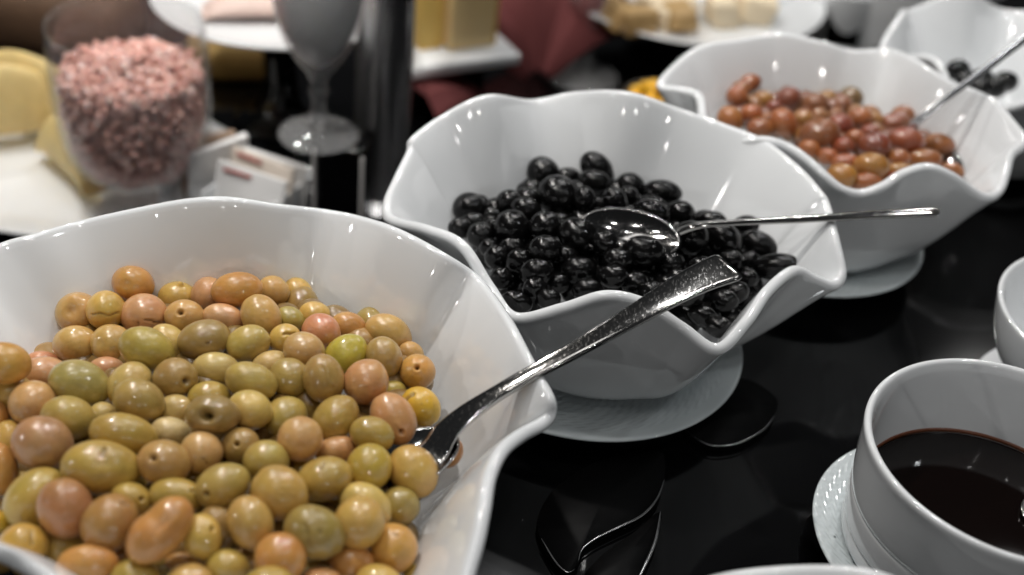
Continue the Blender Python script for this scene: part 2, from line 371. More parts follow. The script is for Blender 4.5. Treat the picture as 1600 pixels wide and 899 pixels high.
# ------------------------------------------------------------------ olives
def sphere(n):
    b = bmesh.new(); bmesh.ops.create_icosphere(b, subdivisions=n, radius=1)
    v = np.array([x.co[:] for x in b.verts]); f = [tuple(q.index for q in p.verts) for p in b.faces]; b.free()
    return v, f
SPH = {n: sphere(n) for n in (3, 4, 5, 6)}
def smoothstep(a, b, x):
    t = np.clip((x - a) / (b - a), 0, 1); return t * t * (3 - 2 * t)
nrng = np.random.RandomState(5)
def olive_shape(lvl, feats, amp=.03):
    v, f = SPH[lvl]; v = v.copy(); n = v.copy(); r = np.ones(len(v)); scar = np.zeros(len(v))
    for _ in range(5):      # gentle lumps
        d = nrng.normal(size=3); d /= np.linalg.norm(d); r += amp * nrng.uniform(-1, 1) * np.exp(-((n @ d - 1) / nrng.uniform(.25, .6)) ** 2)
    r *= 1 + nrng.uniform(-.05, .05) * n[:, 0]                     # egg
    tip = nrng.uniform(0, .05); r *= 1 + tip * np.exp(-(1 - n[:, 0]) / .06)
    if nrng.rand() < .5:                                          # faint stem scar at one end
        s = nrng.choice([-1, 1]); a = np.arccos(np.clip(n[:, 0] * s, -1, 1)); r -= .05 * np.exp(-(a / .14) ** 2); scar = np.maximum(scar, .25 * np.exp(-(a / .1) ** 2))
    for ft in feats:
        x, y = ft[1], ft[2]; l2 = x * x + y * y
        if l2 > .92: x, y = x * .96 / math.sqrt(l2), y * .96 / math.sqrt(l2); l2 = .9216
        c = np.array([x, y, math.sqrt(max(0, 1 - l2))]); c /= np.linalg.norm(c)
        a = np.arccos(np.clip(n @ c, -1, 1))
        if ft[0] == 'pit':
            w, dp = ft[3], ft[4]
            dp = dp * .72; r += .25 * dp * np.exp(-((a - w * 1.5) / (w * .7)) ** 2) - dp * .45 * np.exp(-(a / (w * 1.5)) ** 2) - dp * 1.5 * np.exp(-(a / (w * .8)) ** 4)
            scar = np.maximum(scar, .8 * np.exp(-(a / (w * .75)) ** 4) if w < .25 else .35 * np.exp(-(a / (w * .75)) ** 4))
        elif ft[0] == 'dent': r -= ft[4] * np.exp(-(a / ft[3]) ** 2)
        elif ft[0] in ('bump', 'nub'): r += ft[4] * np.exp(-(a / ft[3]) ** 2)
        elif ft[0] == 'wrinkle':
            t = np.cross(c, [0, 0, 1.0]) + 1e-6; t /= np.linalg.norm(t); q = np.cross(c, t); X, Y = n @ t, n @ q
            r += .02 * np.sin(X * 26 + 5 * np.sin(Y * 9)) * np.exp(-(a / .4) ** 2) - .03 * np.exp(-(a / .3) ** 2)
        elif ft[0] in ('slit', 'ridge'):
            th, Ln, w, dp = ft[3:7]
            ref = np.array([math.cos(th), math.sin(th), 0.0]); t = ref - c * (ref @ c); t /= np.linalg.norm(t); q = np.cross(c, t)
            X = np.arctan2(n @ t, n @ c); Y = np.arcsin(np.clip(n @ q, -1, 1)) + .05 * np.sin(X * 7)
            k = np.exp(-(Y / w) ** 2) * (1 - smoothstep(Ln * .7, Ln, np.abs(X)))
            if ft[0] == 'slit':
                r -= dp * k; r += .02 * np.sign(Y) * np.exp(-np.abs(Y) / .2) * (1 - smoothstep(Ln * .7, Ln, np.abs(X)))
                scar = np.maximum(scar, .55 * k)
            else: r += dp * k
        elif ft[0] == 'waist':
            r *= 1 - .13 * np.exp(-((n[:, 0] - .1) / .3) ** 2) * (.6 + .4 * np.sign(n[:, 1]))
    return n * r[:, None], f, scar
OLIVES = [
(0, 'tan olive with a deep round dent near the back left of the heap', (-198.7, 434.6, 71.0), (-0.886, -0.428, -0.127, -0.125), (10.36, 10.22, 10.22), (0.528, 0.319, 0.098), [('dent', -0.257, 0.116, 0.36, 0.22), ('bump', -0.114, 0.754, 0.3, 0.1)]),
(0, 'yellow olive with a level slit right round it, behind the dented tan olive', (-183.9, 431.7, 77.5), (0.886, 0.431, 0.118, 0.121), (9.0, 9.13, 9.13), (0.576, 0.373, 0.087), [('slit', 0.0, -0.193, 0.0, 0.9, 0.03, 0.09)]),
(0, 'orange tan olive topping the back of the green olive heap alone against white', (-177.1, 451.1, 79.6), (-0.89, -0.423, -0.168, 0.003), (9.71, 8.7, 8.7), (0.513, 0.253, 0.067), []),
(0, 'pink olive with an angular cut flap near the back of the heap', (-167.1, 434.3, 75.3), (0.889, 0.431, 0.105, 0.115), (10.46, 9.84, 9.84), (0.568, 0.307, 0.137), [('slit', 0.394, -0.299, -0.175, 0.45, 0.03, 0.12), ('slit', -0.225, -0.509, -1.571, 0.25, 0.03, 0.1)]),
(0, 'yellow olive with a tiny stem stub still on its top', (-157.6, 454.4, 71.4), (-0.887, -0.439, -0.094, -0.11), (9.03, 7.79, 7.79), (0.576, 0.373, 0.087), [('nub', 0.135, 0.781, 0.12, 0.25)]),
(0, 'tan olive whose open pit hole faces up, below the olive with a stem stub', (-148.0, 432.9, 77.5), (0.891, 0.432, 0.092, 0.108), (9.33, 8.33, 8.33), (0.528, 0.319, 0.098), [('pit', -0.157, 0.282, 0.17, 0.22)]),
(0, 'small pink olive left of the big glossy brown olive lying crosswise', (-142.8, 454.7, 74.8), (0.663, 0.408, -0.187, 0.599), (8.69, 8.11, 8.11), (0.568, 0.307, 0.137), []),
(0, 'big glossy brown olive lying crosswise at the back edge of the heap', (-128.2, 451.5, 82.2), (-0.878, -0.448, -0.042, -0.164), (12.08, 8.68, 8.68), (0.513, 0.253, 0.067), []),
(0, 'small tan olive left of the yellow olive with a hole facing down', (-113.7, 464.8, 74.2), (-0.882, -0.414, -0.175, 0.143), (8.16, 7.54, 7.54), (0.528, 0.319, 0.098), []),
(0, 'yellow olive with a hole facing down, at the back right of the heap', (-103.9, 472.7, 67.9), (0.779, 0.334, 0.298, -0.439), (8.63, 7.32, 7.32), (0.576, 0.373, 0.087), [('pit', 0.434, -0.095, 0.14, 0.18)]),
(0, 'pink olive above and right of the dull brown olive with a ridge', (-130.7, 436.7, 76.2), (-0.898, -0.419, -0.135, 0.019), (10.02, 7.23, 7.23), (0.568, 0.307, 0.137), []),
(0, 'tan olive above and left of the small yellow olive with a puckered top', (-113.4, 436.9, 80.3), (-0.82, -0.344, -0.275, 0.366), (10.91, 9.17, 9.17), (0.528, 0.319, 0.098), []),
(0, 'small green olive above the small yellow olive with a puckered top', (-101.4, 444.1, 74.3), (0.896, 0.419, 0.13, -0.069), (7.29, 6.33, 6.33), (0.426, 0.319, 0.069), []),
(0, 'small yellow olive above the deepest pink olive at the back', (-91.4, 452.5, 71.5), (-0.895, -0.423, -0.122, 0.073), (8.37, 7.1, 7.1), (0.576, 0.373, 0.087), []),
(0, 'deepest rose pink olive near the back right of the heap', (-84.1, 431.0, 79.4), (-0.898, -0.417, -0.118, 0.075), (9.29, 8.45, 8.45), (0.56, 0.239, 0.11), []),
(0, 'small orange brown olive right of the deepest pink olive at the back', (-74.3, 447.3, 71.1), (0.897, 0.422, 0.109, -0.079), (8.95, 7.38, 7.38), (0.513, 0.253, 0.067), []),
(0, 'dull brown olive with a sharp ridge along its lower side', (-132.2, 411.7, 83.6), (0.883, 0.43, 0.046, 0.183), (11.98, 8.96, 8.96), (0.336, 0.219, 0.069), [('pit', 0.096, -0.183, 0.08, 0.05)]),
(0, 'olive green olive left of the small yellow olive with a puckered top', (-112.9, 413.5, 82.8), (-0.866, -0.43, 0.008, -0.254), (10.22, 8.52, 8.52), (0.44, 0.313, 0.079), [('nub', 0.936, -0.125, 0.15, 0.06)]),
(0, 'small yellow olive with a puckered fold across its top', (-99.4, 422.9, 79.9), (-0.842, -0.428, 0.058, -0.323), (7.34, 6.74, 6.74), (0.576, 0.373, 0.087), [('slit', 0.43, 0.125, -0.349, 0.5, 0.1, 0.15)]),
(0, 'pinkish tan olive below and right of the small yellow olive with a puckered top', (-88.1, 410.7, 85.1), (-0.903, -0.414, -0.105, 0.033), (9.25, 8.15, 8.15), (0.528, 0.319, 0.116), []),
(0, 'brightest yellow green smooth olive on the right side of the heap', (-70.6, 416.0, 79.6), (0.801, 0.404, -0.132, 0.421), (10.9, 8.9, 8.9), (0.454, 0.361, 0.048), []),
(0, 'tan olive above and right of the brightest yellow green olive', (-55.9, 446.5, 71.3), (-0.892, -0.419, -0.113, 0.124), (11.49, 8.71, 8.71), (0.528, 0.319, 0.098), []),
(0, 'olive brown olive above and right of the salmon olive with a pale spot', (-53.4, 418.1, 79.3), (-0.782, -0.336, -0.259, 0.457), (9.72, 8.29, 8.29), (0.392, 0.248, 0.074), [('bump', 0.116, 0.171, 0.12, 0.04)]),
(0, 'small tan olive above the orange olive with a round pit hole', (-43.1, 438.3, 67.0), (0.889, 0.409, 0.12, -0.168), (6.34, 5.66, 5.66), (0.528, 0.319, 0.098), []),
(0, 'orange olive with a round dark pit hole at the right edge of the heap', (-37.5, 416.8, 74.9), (-0.905, -0.42, -0.007, -0.066), (8.07, 7.99, 7.99), (0.552, 0.296, 0.069), [('pit', -0.071, 0.216, 0.15, 0.26)]),
(0, 'bright yellow olive against the bowl wall just above the spoon', (-33.9, 393.6, 75.3), (0.879, 0.381, 0.144, -0.249), (9.41, 8.33, 8.33), (0.635, 0.386, 0.039), [('slit', -0.668, 0.019, 1.571, 0.4, 0.1, 0.1)]),
(0, 'salmon pink olive with a pale spot in its middle, left of the bright yellow one', (-58.0, 395.9, 83.3), (-0.746, -0.371, 0.186, -0.521), (10.23, 9.82, 9.82), (0.552, 0.285, 0.113), [('bump', -0.03, -0.115, 0.14, 0.05)]),
(0, 'olive brown olive with an upright pale ridge and a narrow top', (-75.2, 392.1, 85.9), (-0.748, -0.292, -0.297, 0.516), (10.72, 9.13, 9.13), (0.392, 0.248, 0.074), [('ridge', -0.174, 0.219, 0.175, 0.6, 0.12, 0.07)]),
(0, 'drab olive green olive left of the brown olive with an upright ridge', (-91.1, 394.5, 82.2), (-0.906, -0.398, -0.126, 0.072), (9.05, 8.59, 8.59), (0.399, 0.274, 0.076), []),
(0, 'small pale tan olive below and left of the small yellow olive with a puckered top', (-101.5, 406.4, 78.2), (0.89, 0.422, 0.023, 0.171), (8.96, 6.27, 6.27), (0.544, 0.386, 0.133), []),
(0, 'olive green olive above the pale yellow olive right of the wide hole', (-105.1, 385.0, 86.2), (-0.907, -0.393, -0.139, 0.067), (11.46, 8.12, 8.12), (0.44, 0.313, 0.079), []),
(0, 'pale tan olive with a frosted sheen, below the ridged dull brown one', (-123.5, 397.9, 79.5), (0.905, 0.41, 0.099, 0.059), (10.31, 7.42, 7.42), (0.544, 0.386, 0.133), []),
(0, 'tan brown olive half in shade with a hole in its right side', (-137.7, 385.7, 82.2), (-0.901, -0.409, -0.094, -0.105), (9.8, 9.08, 9.08), (0.367, 0.229, 0.069), [('pit', 0.472, -0.12, 0.18, 0.2)]),
(0, 'yellow green olive above the grey brown olive with a wide hole', (-121.5, 379.8, 78.9), (-0.906, -0.404, -0.082, -0.099), (9.17, 7.22, 7.22), (0.454, 0.307, 0.067), []),
(0, 'small pale tan olive above the whitest olive', (-134.1, 372.1, 77.0), (0.907, 0.398, 0.094, 0.103), (7.38, 6.55, 6.55), (0.544, 0.386, 0.133), []),
(0, 'grey brown olive with a very wide hollow hole in the middle of the heap', (-114.2, 358.3, 89.4), (-0.912, -0.393, -0.099, -0.057), (10.94, 8.61, 8.61), (0.336, 0.219, 0.069), [('pit', -0.209, -0.053, 0.34, 0.34), ('pit', -0.158, -0.108, 0.2, 0.2)]),
(0, 'pale yellow smooth olive right of the grey brown olive with a wide hole', (-101.6, 368.6, 85.1), (0.911, 0.382, 0.137, -0.069), (9.22, 8.22, 8.22), (0.584, 0.412, 0.116), []),
(0, 'olive green olive above and left of the half pink half yellow olive', (-88.2, 374.5, 77.5), (-0.824, -0.393, 0.087, -0.398), (9.68, 8.96, 8.96), (0.44, 0.313, 0.079), []),
(0, 'olive pink above and yellow below with a small dimple', (-78.0, 355.0, 85.2), (-0.801, -0.295, -0.263, 0.451), (9.29, 9.18, 9.18), (0.56, 0.319, 0.12), [('dent', 0.332, -0.062, 0.16, 0.06)]),
(0, 'dull green olive below the brown olive with an upright ridge', (-66.5, 373.1, 81.6), (0.791, 0.378, -0.138, 0.461), (10.74, 8.9, 8.9), (0.44, 0.296, 0.069), [('bump', 0.014, -0.299, 0.12, 0.04)]),
(0, 'whitest olive of the green olive heap, nearly cream', (-131.3, 357.5, 78.2), (-0.916, -0.373, -0.146, 0.02), (8.3, 6.39, 6.39), (0.592, 0.454, 0.205), []),
(0, 'brown olive in shade with a round pit hole facing straight out', (-102.0, 352.8, 79.7), (-0.915, -0.387, -0.071, -0.091), (7.95, 7.77, 7.77), (0.367, 0.229, 0.069), [('pit', -0.163, 0.1, 0.15, 0.24)]),
(0, 'round beige olive with a tiny slanted cut low on its front', (-115.3, 344.9, 81.6), (-0.915, -0.383, -0.085, -0.097), (8.37, 8.5, 8.5), (0.568, 0.361, 0.13), [('slit', 0.183, -0.419, -0.698, 0.3, 0.03, 0.06)]),
(0, 'small pink olive above and right of the large grey green olive', (-172.5, 397.5, 72.5), (-0.897, -0.41, -0.118, -0.117), (7.71, 5.61, 5.61), (0.568, 0.307, 0.137), []),
(0, 'tan olive below the tan olive with a deep round dent', (-191.4, 412.5, 71.6), (-0.891, -0.417, -0.128, -0.123), (10.02, 8.61, 8.61), (0.528, 0.319, 0.098), []),
(0, 'yellowish tan olive left of the large green olive with a dark tip', (-174.1, 412.0, 74.0), (-0.878, -0.352, -0.255, 0.203), (10.29, 9.22, 9.22), (0.52, 0.324, 0.092), []),
(0, 'large smooth green olive with a dark tip, lying over its neighbours', (-154.8, 400.3, 84.4), (0.897, 0.385, 0.195, -0.09), (12.35, 9.26, 9.26), (0.426, 0.319, 0.069), [('pit', 0.794, -0.002, 0.07, 0.06)]),
(0, 'pale yellow olive right of the large green olive with a dark tip', (-149.8, 414.1, 76.6), (0.856, 0.34, 0.268, -0.284), (10.29, 8.27, 8.27), (0.584, 0.412, 0.116), []),
(0, 'amber olive left of the large grey green olive', (-205.3, 375.7, 89.0), (0.9, 0.392, 0.188, 0.048), (10.69, 8.86, 8.86), (0.552, 0.296, 0.069), []),
(0, 'small deep pink olive above and left of the large grey green olive', (-205.6, 407.7, 62.8), (0.893, 0.409, 0.138, 0.127), (7.91, 5.43, 5.43), (0.56, 0.239, 0.11), []),
(0, 'pink olive left of the large grey green olive', (-196.5, 392.1, 69.8), (0.9, 0.398, 0.155, 0.083), (10.62, 8.06, 8.06), (0.568, 0.307, 0.137), []),
(0, 'large grey green olive in front of the two pink ones at the left', (-176.2, 379.1, 79.2), (-0.905, -0.374, -0.197, 0.045), (12.88, 9.91, 9.91), (0.392, 0.313, 0.092), []),
(0, 'pale cream olive below and left of the large green olive with a dark tip', (-156.7, 383.4, 78.1), (-0.76, -0.412, 0.079, -0.496), (10.38, 9.09, 9.09), (0.56, 0.399, 0.123), []),
(0, 'drab olive green olive above the long olive lying crosswise in the middle', (-147.6, 367.5, 84.5), (0.906, 0.366, 0.193, -0.093), (10.89, 9.09, 9.09), (0.399, 0.274, 0.076), []),
(0, 'yellow olive above and left of the big mauve brown olive', (-205.3, 374.4, 73.5), (0.825, 0.423, 0.032, 0.374), (9.15, 7.8, 7.8), (0.576, 0.373, 0.087), []),
(0, 'peach pink olive above the big mauve brown olive', (-191.9, 366.1, 76.4), (0.749, 0.415, -0.049, 0.514), (9.84, 9.74, 9.74), (0.56, 0.319, 0.12), []),
(0, 'olive green olive above and right of the big mauve brown olive', (-173.8, 358.2, 78.8), (-0.911, -0.369, -0.182, 0.006), (11.07, 9.3, 9.3), (0.44, 0.313, 0.079), []),
(0, 'small pale tan olive above and left of the long olive lying crosswise in the middle', (-163.3, 367.6, 74.0), (0.905, 0.393, 0.119, 0.114), (5.65, 5.64, 5.64), (0.544, 0.386, 0.133), []),
(0, 'long yellow green olive lying crosswise left of the middle of the heap', (-146.7, 347.5, 83.7), (0.915, 0.372, 0.152, 0.01), (13.52, 8.52, 8.52), (0.454, 0.307, 0.067), []),
(0, 'big mauve brown olive on the left side of the heap', (-177.4, 340.7, 80.5), (-0.906, -0.33, -0.234, 0.125), (12.08, 10.71, 10.71), (0.433, 0.234, 0.104), []),
(0, 'small orange brown olive above and left of the big mauve brown olive', (-206.5, 361.4, 71.3), (-0.779, -0.203, -0.364, 0.469), (7.3, 5.9, 5.9), (0.513, 0.253, 0.067), []),
(0, 'yellow olive left of the big mauve brown olive', (-197.4, 352.6, 67.6), (0.781, 0.201, 0.354, -0.473), (9.45, 6.42, 6.42), (0.576, 0.373, 0.087), []),
(0, 'orange brown olive below and left of the big mauve brown olive', (-193.5, 333.1, 71.9), (-0.804, -0.207, -0.342, 0.44), (10.71, 7.59, 7.59), (0.513, 0.253, 0.067), []),
(0, 'largest olive of the heap with a short split in the middle of its top', (-149.9, 329.5, 82.4), (-0.917, -0.368, -0.135, -0.068), (14.98, 10.76, 10.76), (0.454, 0.307, 0.067), [('slit', -0.005, 0.601, -1.449, 0.28, 0.05, 0.2), ('dent', 0.021, 0.188, 0.22, 0.05)]),
(0, 'brown olive with a shallow hole at its left, beside the largest olive', (-127.4, 334.6, 83.7), (0.92, 0.368, 0.131, 0.02), (10.32, 9.17, 9.17), (0.44, 0.259, 0.081), [('pit', -0.415, 0.139, 0.16, 0.16)]),
(0, 'yellow green olive left of the big dark rose olive', (-173.0, 318.7, 73.2), (-0.786, -0.386, 0.02, -0.482), (13.04, 10.41, 10.41), (0.454, 0.307, 0.067), []),
(0, 'big dark rose olive below the largest olive', (-157.0, 309.7, 80.3), (0.824, 0.225, 0.308, -0.419), (11.45, 10.15, 10.15), (0.419, 0.197, 0.079), []),
(0, 'small pale yellow olive below and left of the big mauve brown olive', (-186.5, 335.4, 63.3), (-0.912, -0.366, -0.145, -0.119), (4.35, 3.99, 3.99), (0.584, 0.412, 0.116), []),
(0, 'big russet brown olive leaning beside the peanut shaped orange one', (-138.8, 304.6, 79.7), (0.755, 0.365, -0.072, 0.54), (11.36, 10.33, 10.33), (0.392, 0.206, 0.062), [('slit', 0.756, 0.019, -0.785, 0.2, 0.04, 0.06)]),
(0, 'yellow green olive with a hole at its right end, behind the russet olive', (-135.3, 319.7, 77.2), (-0.923, -0.339, -0.17, 0.06), (8.32, 6.55, 6.55), (0.454, 0.307, 0.067), [('pit', 0.368, 0.25, 0.14, 0.18)]),
(0, 'peanut shaped bright orange olive with a pinched waist near the front', (-116.9, 298.3, 87.3), (0.809, 0.363, -0.052, 0.459), (14.33, 9.34, 9.34), (0.528, 0.248, 0.067), [('waist', 0.0, -0.0)]),
(0, 'yellow green olive above and right of the peanut shaped orange olive', (-118.6, 322.8, 78.4), (-0.926, -0.357, -0.124, -0.016), (10.7, 7.4, 7.4), (0.454, 0.307, 0.067), [('pit', 0.459, 0.455, 0.1, 0.08)]),
(0, 'golden olive with a crease, just behind the white front rim', (-168.0, 295.4, 73.5), (-0.921, -0.343, -0.143, -0.113), (9.01, 8.15, 8.15), (0.568, 0.348, 0.069), [('slit', 0.262, 0.348, -1.396, 0.4, 0.06, 0.14)]),
(0, 'yellow green olive right of the golden olive with a crease', (-158.9, 304.1, 63.2), (0.924, 0.343, 0.131, 0.109), (9.79, 9.19, 9.19), (0.454, 0.307, 0.067), []),
(0, 'orange olive below and left of the big russet olive', (-141.6, 289.4, 75.4), (0.927, 0.339, 0.121, 0.104), (10.37, 6.74, 6.74), (0.528, 0.248, 0.067), []),
(0, 'small bright yellow olive above and left of the golden olive with a crease', (-185.6, 310.6, 66.6), (0.917, 0.35, 0.152, 0.119), (5.19, 4.63, 4.63), (0.568, 0.367, 0.042), []),
(0, 'smooth green olive with a hole at its lower left end', (-102.2, 326.6, 83.1), (-0.877, -0.38, 0.008, -0.294), (10.71, 8.5, 8.5), (0.44, 0.313, 0.079), [('pit', -0.617, -0.021, 0.13, 0.2)]),
(0, 'olive green olive below and right of the brown olive with a hole facing out', (-89.0, 343.1, 82.2), (-0.918, -0.382, -0.062, -0.087), (9.14, 8.75, 8.75), (0.44, 0.313, 0.079), []),
(0, 'big tan olive with a pale puckered mark, lying on top near the front', (-79.5, 324.4, 85.6), (0.897, 0.331, 0.178, -0.233), (11.67, 10.08, 10.08), (0.528, 0.324, 0.084), [('wrinkle', 0.214, 0.082)]),
(0, 'speckled tan olive standing on end near the front', (-87.2, 309.5, 82.8), (-0.816, -0.26, -0.256, 0.448), (10.65, 8.52, 8.52), (0.52, 0.324, 0.092), []),
(0, 'brown olive above and right of the yellow olive with a puckered hole', (-101.0, 313.6, 74.1), (-0.819, -0.252, -0.264, 0.443), (9.3, 7.32, 7.32), (0.367, 0.229, 0.069), []),
(0, 'yellow olive with a puckered hole, right of the peanut shaped orange one', (-103.3, 302.9, 80.5), (0.781, 0.224, 0.285, -0.508), (8.54, 7.39, 7.39), (0.576, 0.373, 0.087), [('pit', -0.26, 0.509, 0.13, 0.2), ('wrinkle', -0.428, 0.152)]),
(0, 'orange olive below and left of the bruised green olive with a long cut', (-73.4, 296.3, 81.4), (0.933, 0.348, 0.055, 0.08), (9.42, 8.85, 8.85), (0.528, 0.248, 0.067), []),
(0, 'bruised grey green olive with a long cut line near the front', (-63.3, 309.3, 82.8), (-0.925, -0.341, -0.118, 0.123), (12.17, 10.11, 10.11), (0.336, 0.239, 0.06), [('slit', -0.076, -0.251, -0.873, 0.6, 0.025, 0.07), ('pit', 0.178, 0.1, 0.07, 0.05)]),
(0, 'yellow green olive below and right of the yellow olive with a puckered hole', (-92.7, 295.6, 74.0), (0.933, 0.343, 0.074, 0.086), (8.01, 6.3, 6.3), (0.454, 0.307, 0.067), []),
(0, 'yellow green olive with a short split on top, right of the puckered tan one', (-65.0, 339.2, 80.3), (0.904, 0.38, -0.01, 0.197), (11.25, 9.0, 9.0), (0.44, 0.296, 0.069), [('slit', 0.029, 0.571, -1.745, 0.22, 0.04, 0.12)]),
(0, 'mustard olive left of the tan olive with a curved seam', (-49.0, 348.7, 79.8), (-0.759, -0.343, 0.173, -0.526), (9.8, 9.15, 9.15), (0.461, 0.307, 0.054), []),
(0, 'dull green olive below and left of the salmon olive with a pit hole', (-50.0, 364.0, 83.3), (0.914, 0.385, 0.091, -0.088), (9.45, 7.59, 7.59), (0.44, 0.296, 0.069), []),
(0, 'salmon brown olive with a dark pit hole at its lower end, beside the spoon', (-43.1, 377.5, 80.6), (-0.827, -0.341, -0.213, 0.394), (11.97, 9.28, 9.28), (0.552, 0.285, 0.113), [('pit', 0.535, 0.036, 0.12, 0.26), ('bump', 0.245, 0.085, 0.1, 0.05)]),
(0, 'tan olive with a curved pale seam, resting against the spoon', (-31.4, 354.5, 74.7), (0.864, 0.345, 0.167, -0.327), (11.34, 9.87, 9.87), (0.528, 0.324, 0.084), [('ridge', 0.141, -0.136, 0.349, 0.7, 0.05, 0.025)]),
(0, 'small salmon olive above the olive with a split in its top', (-64.2, 360.1, 76.1), (-0.907, -0.39, -0.002, -0.157), (8.91, 5.85, 5.85), (0.552, 0.285, 0.113), []),
(0, 'pale yellow olive below and right of the olive with a split in its top', (-47.7, 332.4, 74.9), (-0.906, -0.345, -0.133, 0.207), (11.19, 8.67, 8.67), (0.584, 0.412, 0.116), []),
(0, 'golden tan olive above and left of the golden brown olive with a nick', (-47.7, 318.4, 80.9), (0.766, 0.327, -0.161, 0.53), (10.33, 9.76, 9.76), (0.528, 0.324, 0.084), []),
(0, 'dark green olive below the tan olive with a curved seam', (-34.4, 339.5, 69.8), (0.927, 0.37, 0.012, 0.065), (8.14, 7.69, 7.69), (0.336, 0.239, 0.06), []),
(0, 'golden brown olive with a tiny nick at the front right of the heap', (-34.2, 317.5, 69.1), (-0.845, -0.302, -0.185, 0.401), (9.94, 9.89, 9.89), (0.552, 0.296, 0.069), [('slit', -0.423, 0.361, 1.047, 0.14, 0.03, 0.06)]),
(0, 'orange brown olive left of the golden brown olive with a nick', (-48.9, 307.9, 69.8), (-0.934, -0.348, -0.029, -0.07), (8.74, 6.48, 6.48), (0.513, 0.253, 0.067), []),
(0, 'small green olive right of the salmon olive with a pale spot', (-47.5, 407.7, 70.2), (-0.908, -0.412, -0.016, -0.07), (5.44, 4.44, 4.44), (0.426, 0.319, 0.069), []),
(0, 'small orange brown olive above and left of the tan olive with a curved seam', (-40.2, 374.4, 65.9), (0.918, 0.39, 0.013, 0.067), (6.34, 6.06, 6.06), (0.513, 0.253, 0.067), []),
(0, 'small yellow green olive above and left of the olive with a split in its top', (-76.8, 353.0, 70.5), (-0.92, -0.381, -0.048, -0.081), (6.65, 5.82, 5.82), (0.454, 0.307, 0.067), []),
(0, 'small yellow green olive below the round beige olive with a tiny cut', (-118.8, 341.0, 70.3), (-0.918, -0.373, -0.088, -0.096), (5.98, 5.14, 5.14), (0.454, 0.307, 0.067), []),
(0, 'small yellow green olive above and left of the big russet olive', (-153.2, 327.1, 65.3), (0.919, 0.361, 0.12, 0.108), (7.48, 6.73, 6.73), (0.454, 0.307, 0.067), []),
(0, 'small yellow green olive below and left of the brown olive with a shallow side hole', (-138.5, 336.0, 68.5), (0.918, 0.369, 0.106, 0.103), (6.49, 5.67, 5.67), (0.454, 0.307, 0.067), []),
(0, 'orange olive squeezed between the spoon neck and the bowl wall', (-18.9, 372.5, 69.8), (0.808, 0.352, -0.17, 0.442), (6.87, 6.01, 6.01), (0.528, 0.248, 0.067), []),
(0, 'small pale yellow olive above the bruised green olive with a long cut', (-71.5, 334.6, 68.1), (0.926, 0.367, 0.046, 0.079), (5.39, 4.53, 4.53), (0.584, 0.412, 0.116), []),
(0, 'small yellow green olive below the olive with a split in its top', (-62.9, 340.7, 66.1), (0.925, 0.369, 0.038, 0.075), (7.1, 5.16, 5.16), (0.454, 0.307, 0.067), []),
(0, 'small russet olive below the big russet olive', (-135.6, 303.6, 62.7), (0.928, 0.342, 0.111, 0.1), (6.18, 5.41, 5.41), (0.392, 0.206, 0.062), []),
(0, 'small orange brown olive below and left of the yellow olive with a puckered hole', (-111.7, 301.5, 66.9), (-0.93, -0.343, -0.09, -0.092), (6.63, 3.75, 3.75), (0.513, 0.253, 0.067), []),
(0, 'small russet olive below the speckled tan olive standing on end', (-89.4, 309.0, 64.3), (-0.932, -0.346, -0.067, -0.084), (6.22, 4.9, 4.9), (0.392, 0.206, 0.062), []),
(0, 'small pale tan olive below the bruised green olive with a long cut', (-61.2, 307.1, 65.4), (0.935, 0.345, 0.041, 0.074), (6.71, 3.79, 3.79), (0.544, 0.386, 0.133), []),
(0, 'yellow green olive below and left of the peanut shaped orange olive', (-124.3, 287.4, 71.5), (0.936, 0.325, 0.134, 0.015), (9.4, 7.27, 7.27), (0.454, 0.307, 0.067), []),
(0, 'tan olive below the yellow olive with a puckered hole', (-105.0, 286.0, 72.9), (0.903, 0.345, 0.027, 0.255), (8.86, 7.75, 7.75), (0.528, 0.319, 0.098), []),
(0, 'yellow green olive below the speckled tan olive standing on end', (-74.0, 282.2, 81.7), (0.936, 0.337, 0.058, 0.08), (9.66, 7.61, 7.61), (0.454, 0.307, 0.067), []),
(0, 'yellow olive below and left of the golden brown olive with a nick', (-37.2, 298.7, 69.5), (0.935, 0.332, 0.076, -0.094), (9.62, 7.97, 7.97), (0.576, 0.373, 0.087), []),
(0, 'salmon olive below the bruised green olive with a long cut', (-57.9, 293.7, 70.1), (-0.938, -0.338, -0.04, -0.073), (9.02, 7.89, 7.89), (0.552, 0.285, 0.113), []),
(0, 'small olive green olive below and right of the golden brown olive with a nick', (-22.9, 312.1, 59.8), (0.937, 0.344, 0.003, 0.06), (6.82, 6.06, 6.06), (0.44, 0.313, 0.079), []),
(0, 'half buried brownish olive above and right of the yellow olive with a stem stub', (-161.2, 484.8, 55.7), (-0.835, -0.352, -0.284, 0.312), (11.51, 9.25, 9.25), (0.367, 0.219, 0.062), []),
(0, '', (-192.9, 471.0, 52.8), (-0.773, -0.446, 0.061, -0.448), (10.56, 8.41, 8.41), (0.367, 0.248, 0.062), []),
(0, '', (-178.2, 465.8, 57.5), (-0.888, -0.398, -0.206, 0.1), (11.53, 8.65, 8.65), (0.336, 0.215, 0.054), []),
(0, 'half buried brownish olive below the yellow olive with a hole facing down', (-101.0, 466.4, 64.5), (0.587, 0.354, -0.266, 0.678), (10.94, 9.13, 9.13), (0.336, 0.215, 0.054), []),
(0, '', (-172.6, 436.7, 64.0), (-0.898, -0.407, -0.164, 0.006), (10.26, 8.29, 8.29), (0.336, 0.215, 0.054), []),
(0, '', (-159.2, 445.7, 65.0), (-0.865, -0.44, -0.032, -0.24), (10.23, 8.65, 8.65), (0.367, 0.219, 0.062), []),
(0, '', (-104.7, 450.4, 67.9), (0.729, 0.288, 0.33, -0.526), (9.46, 8.44, 8.44), (0.367, 0.248, 0.062), []),
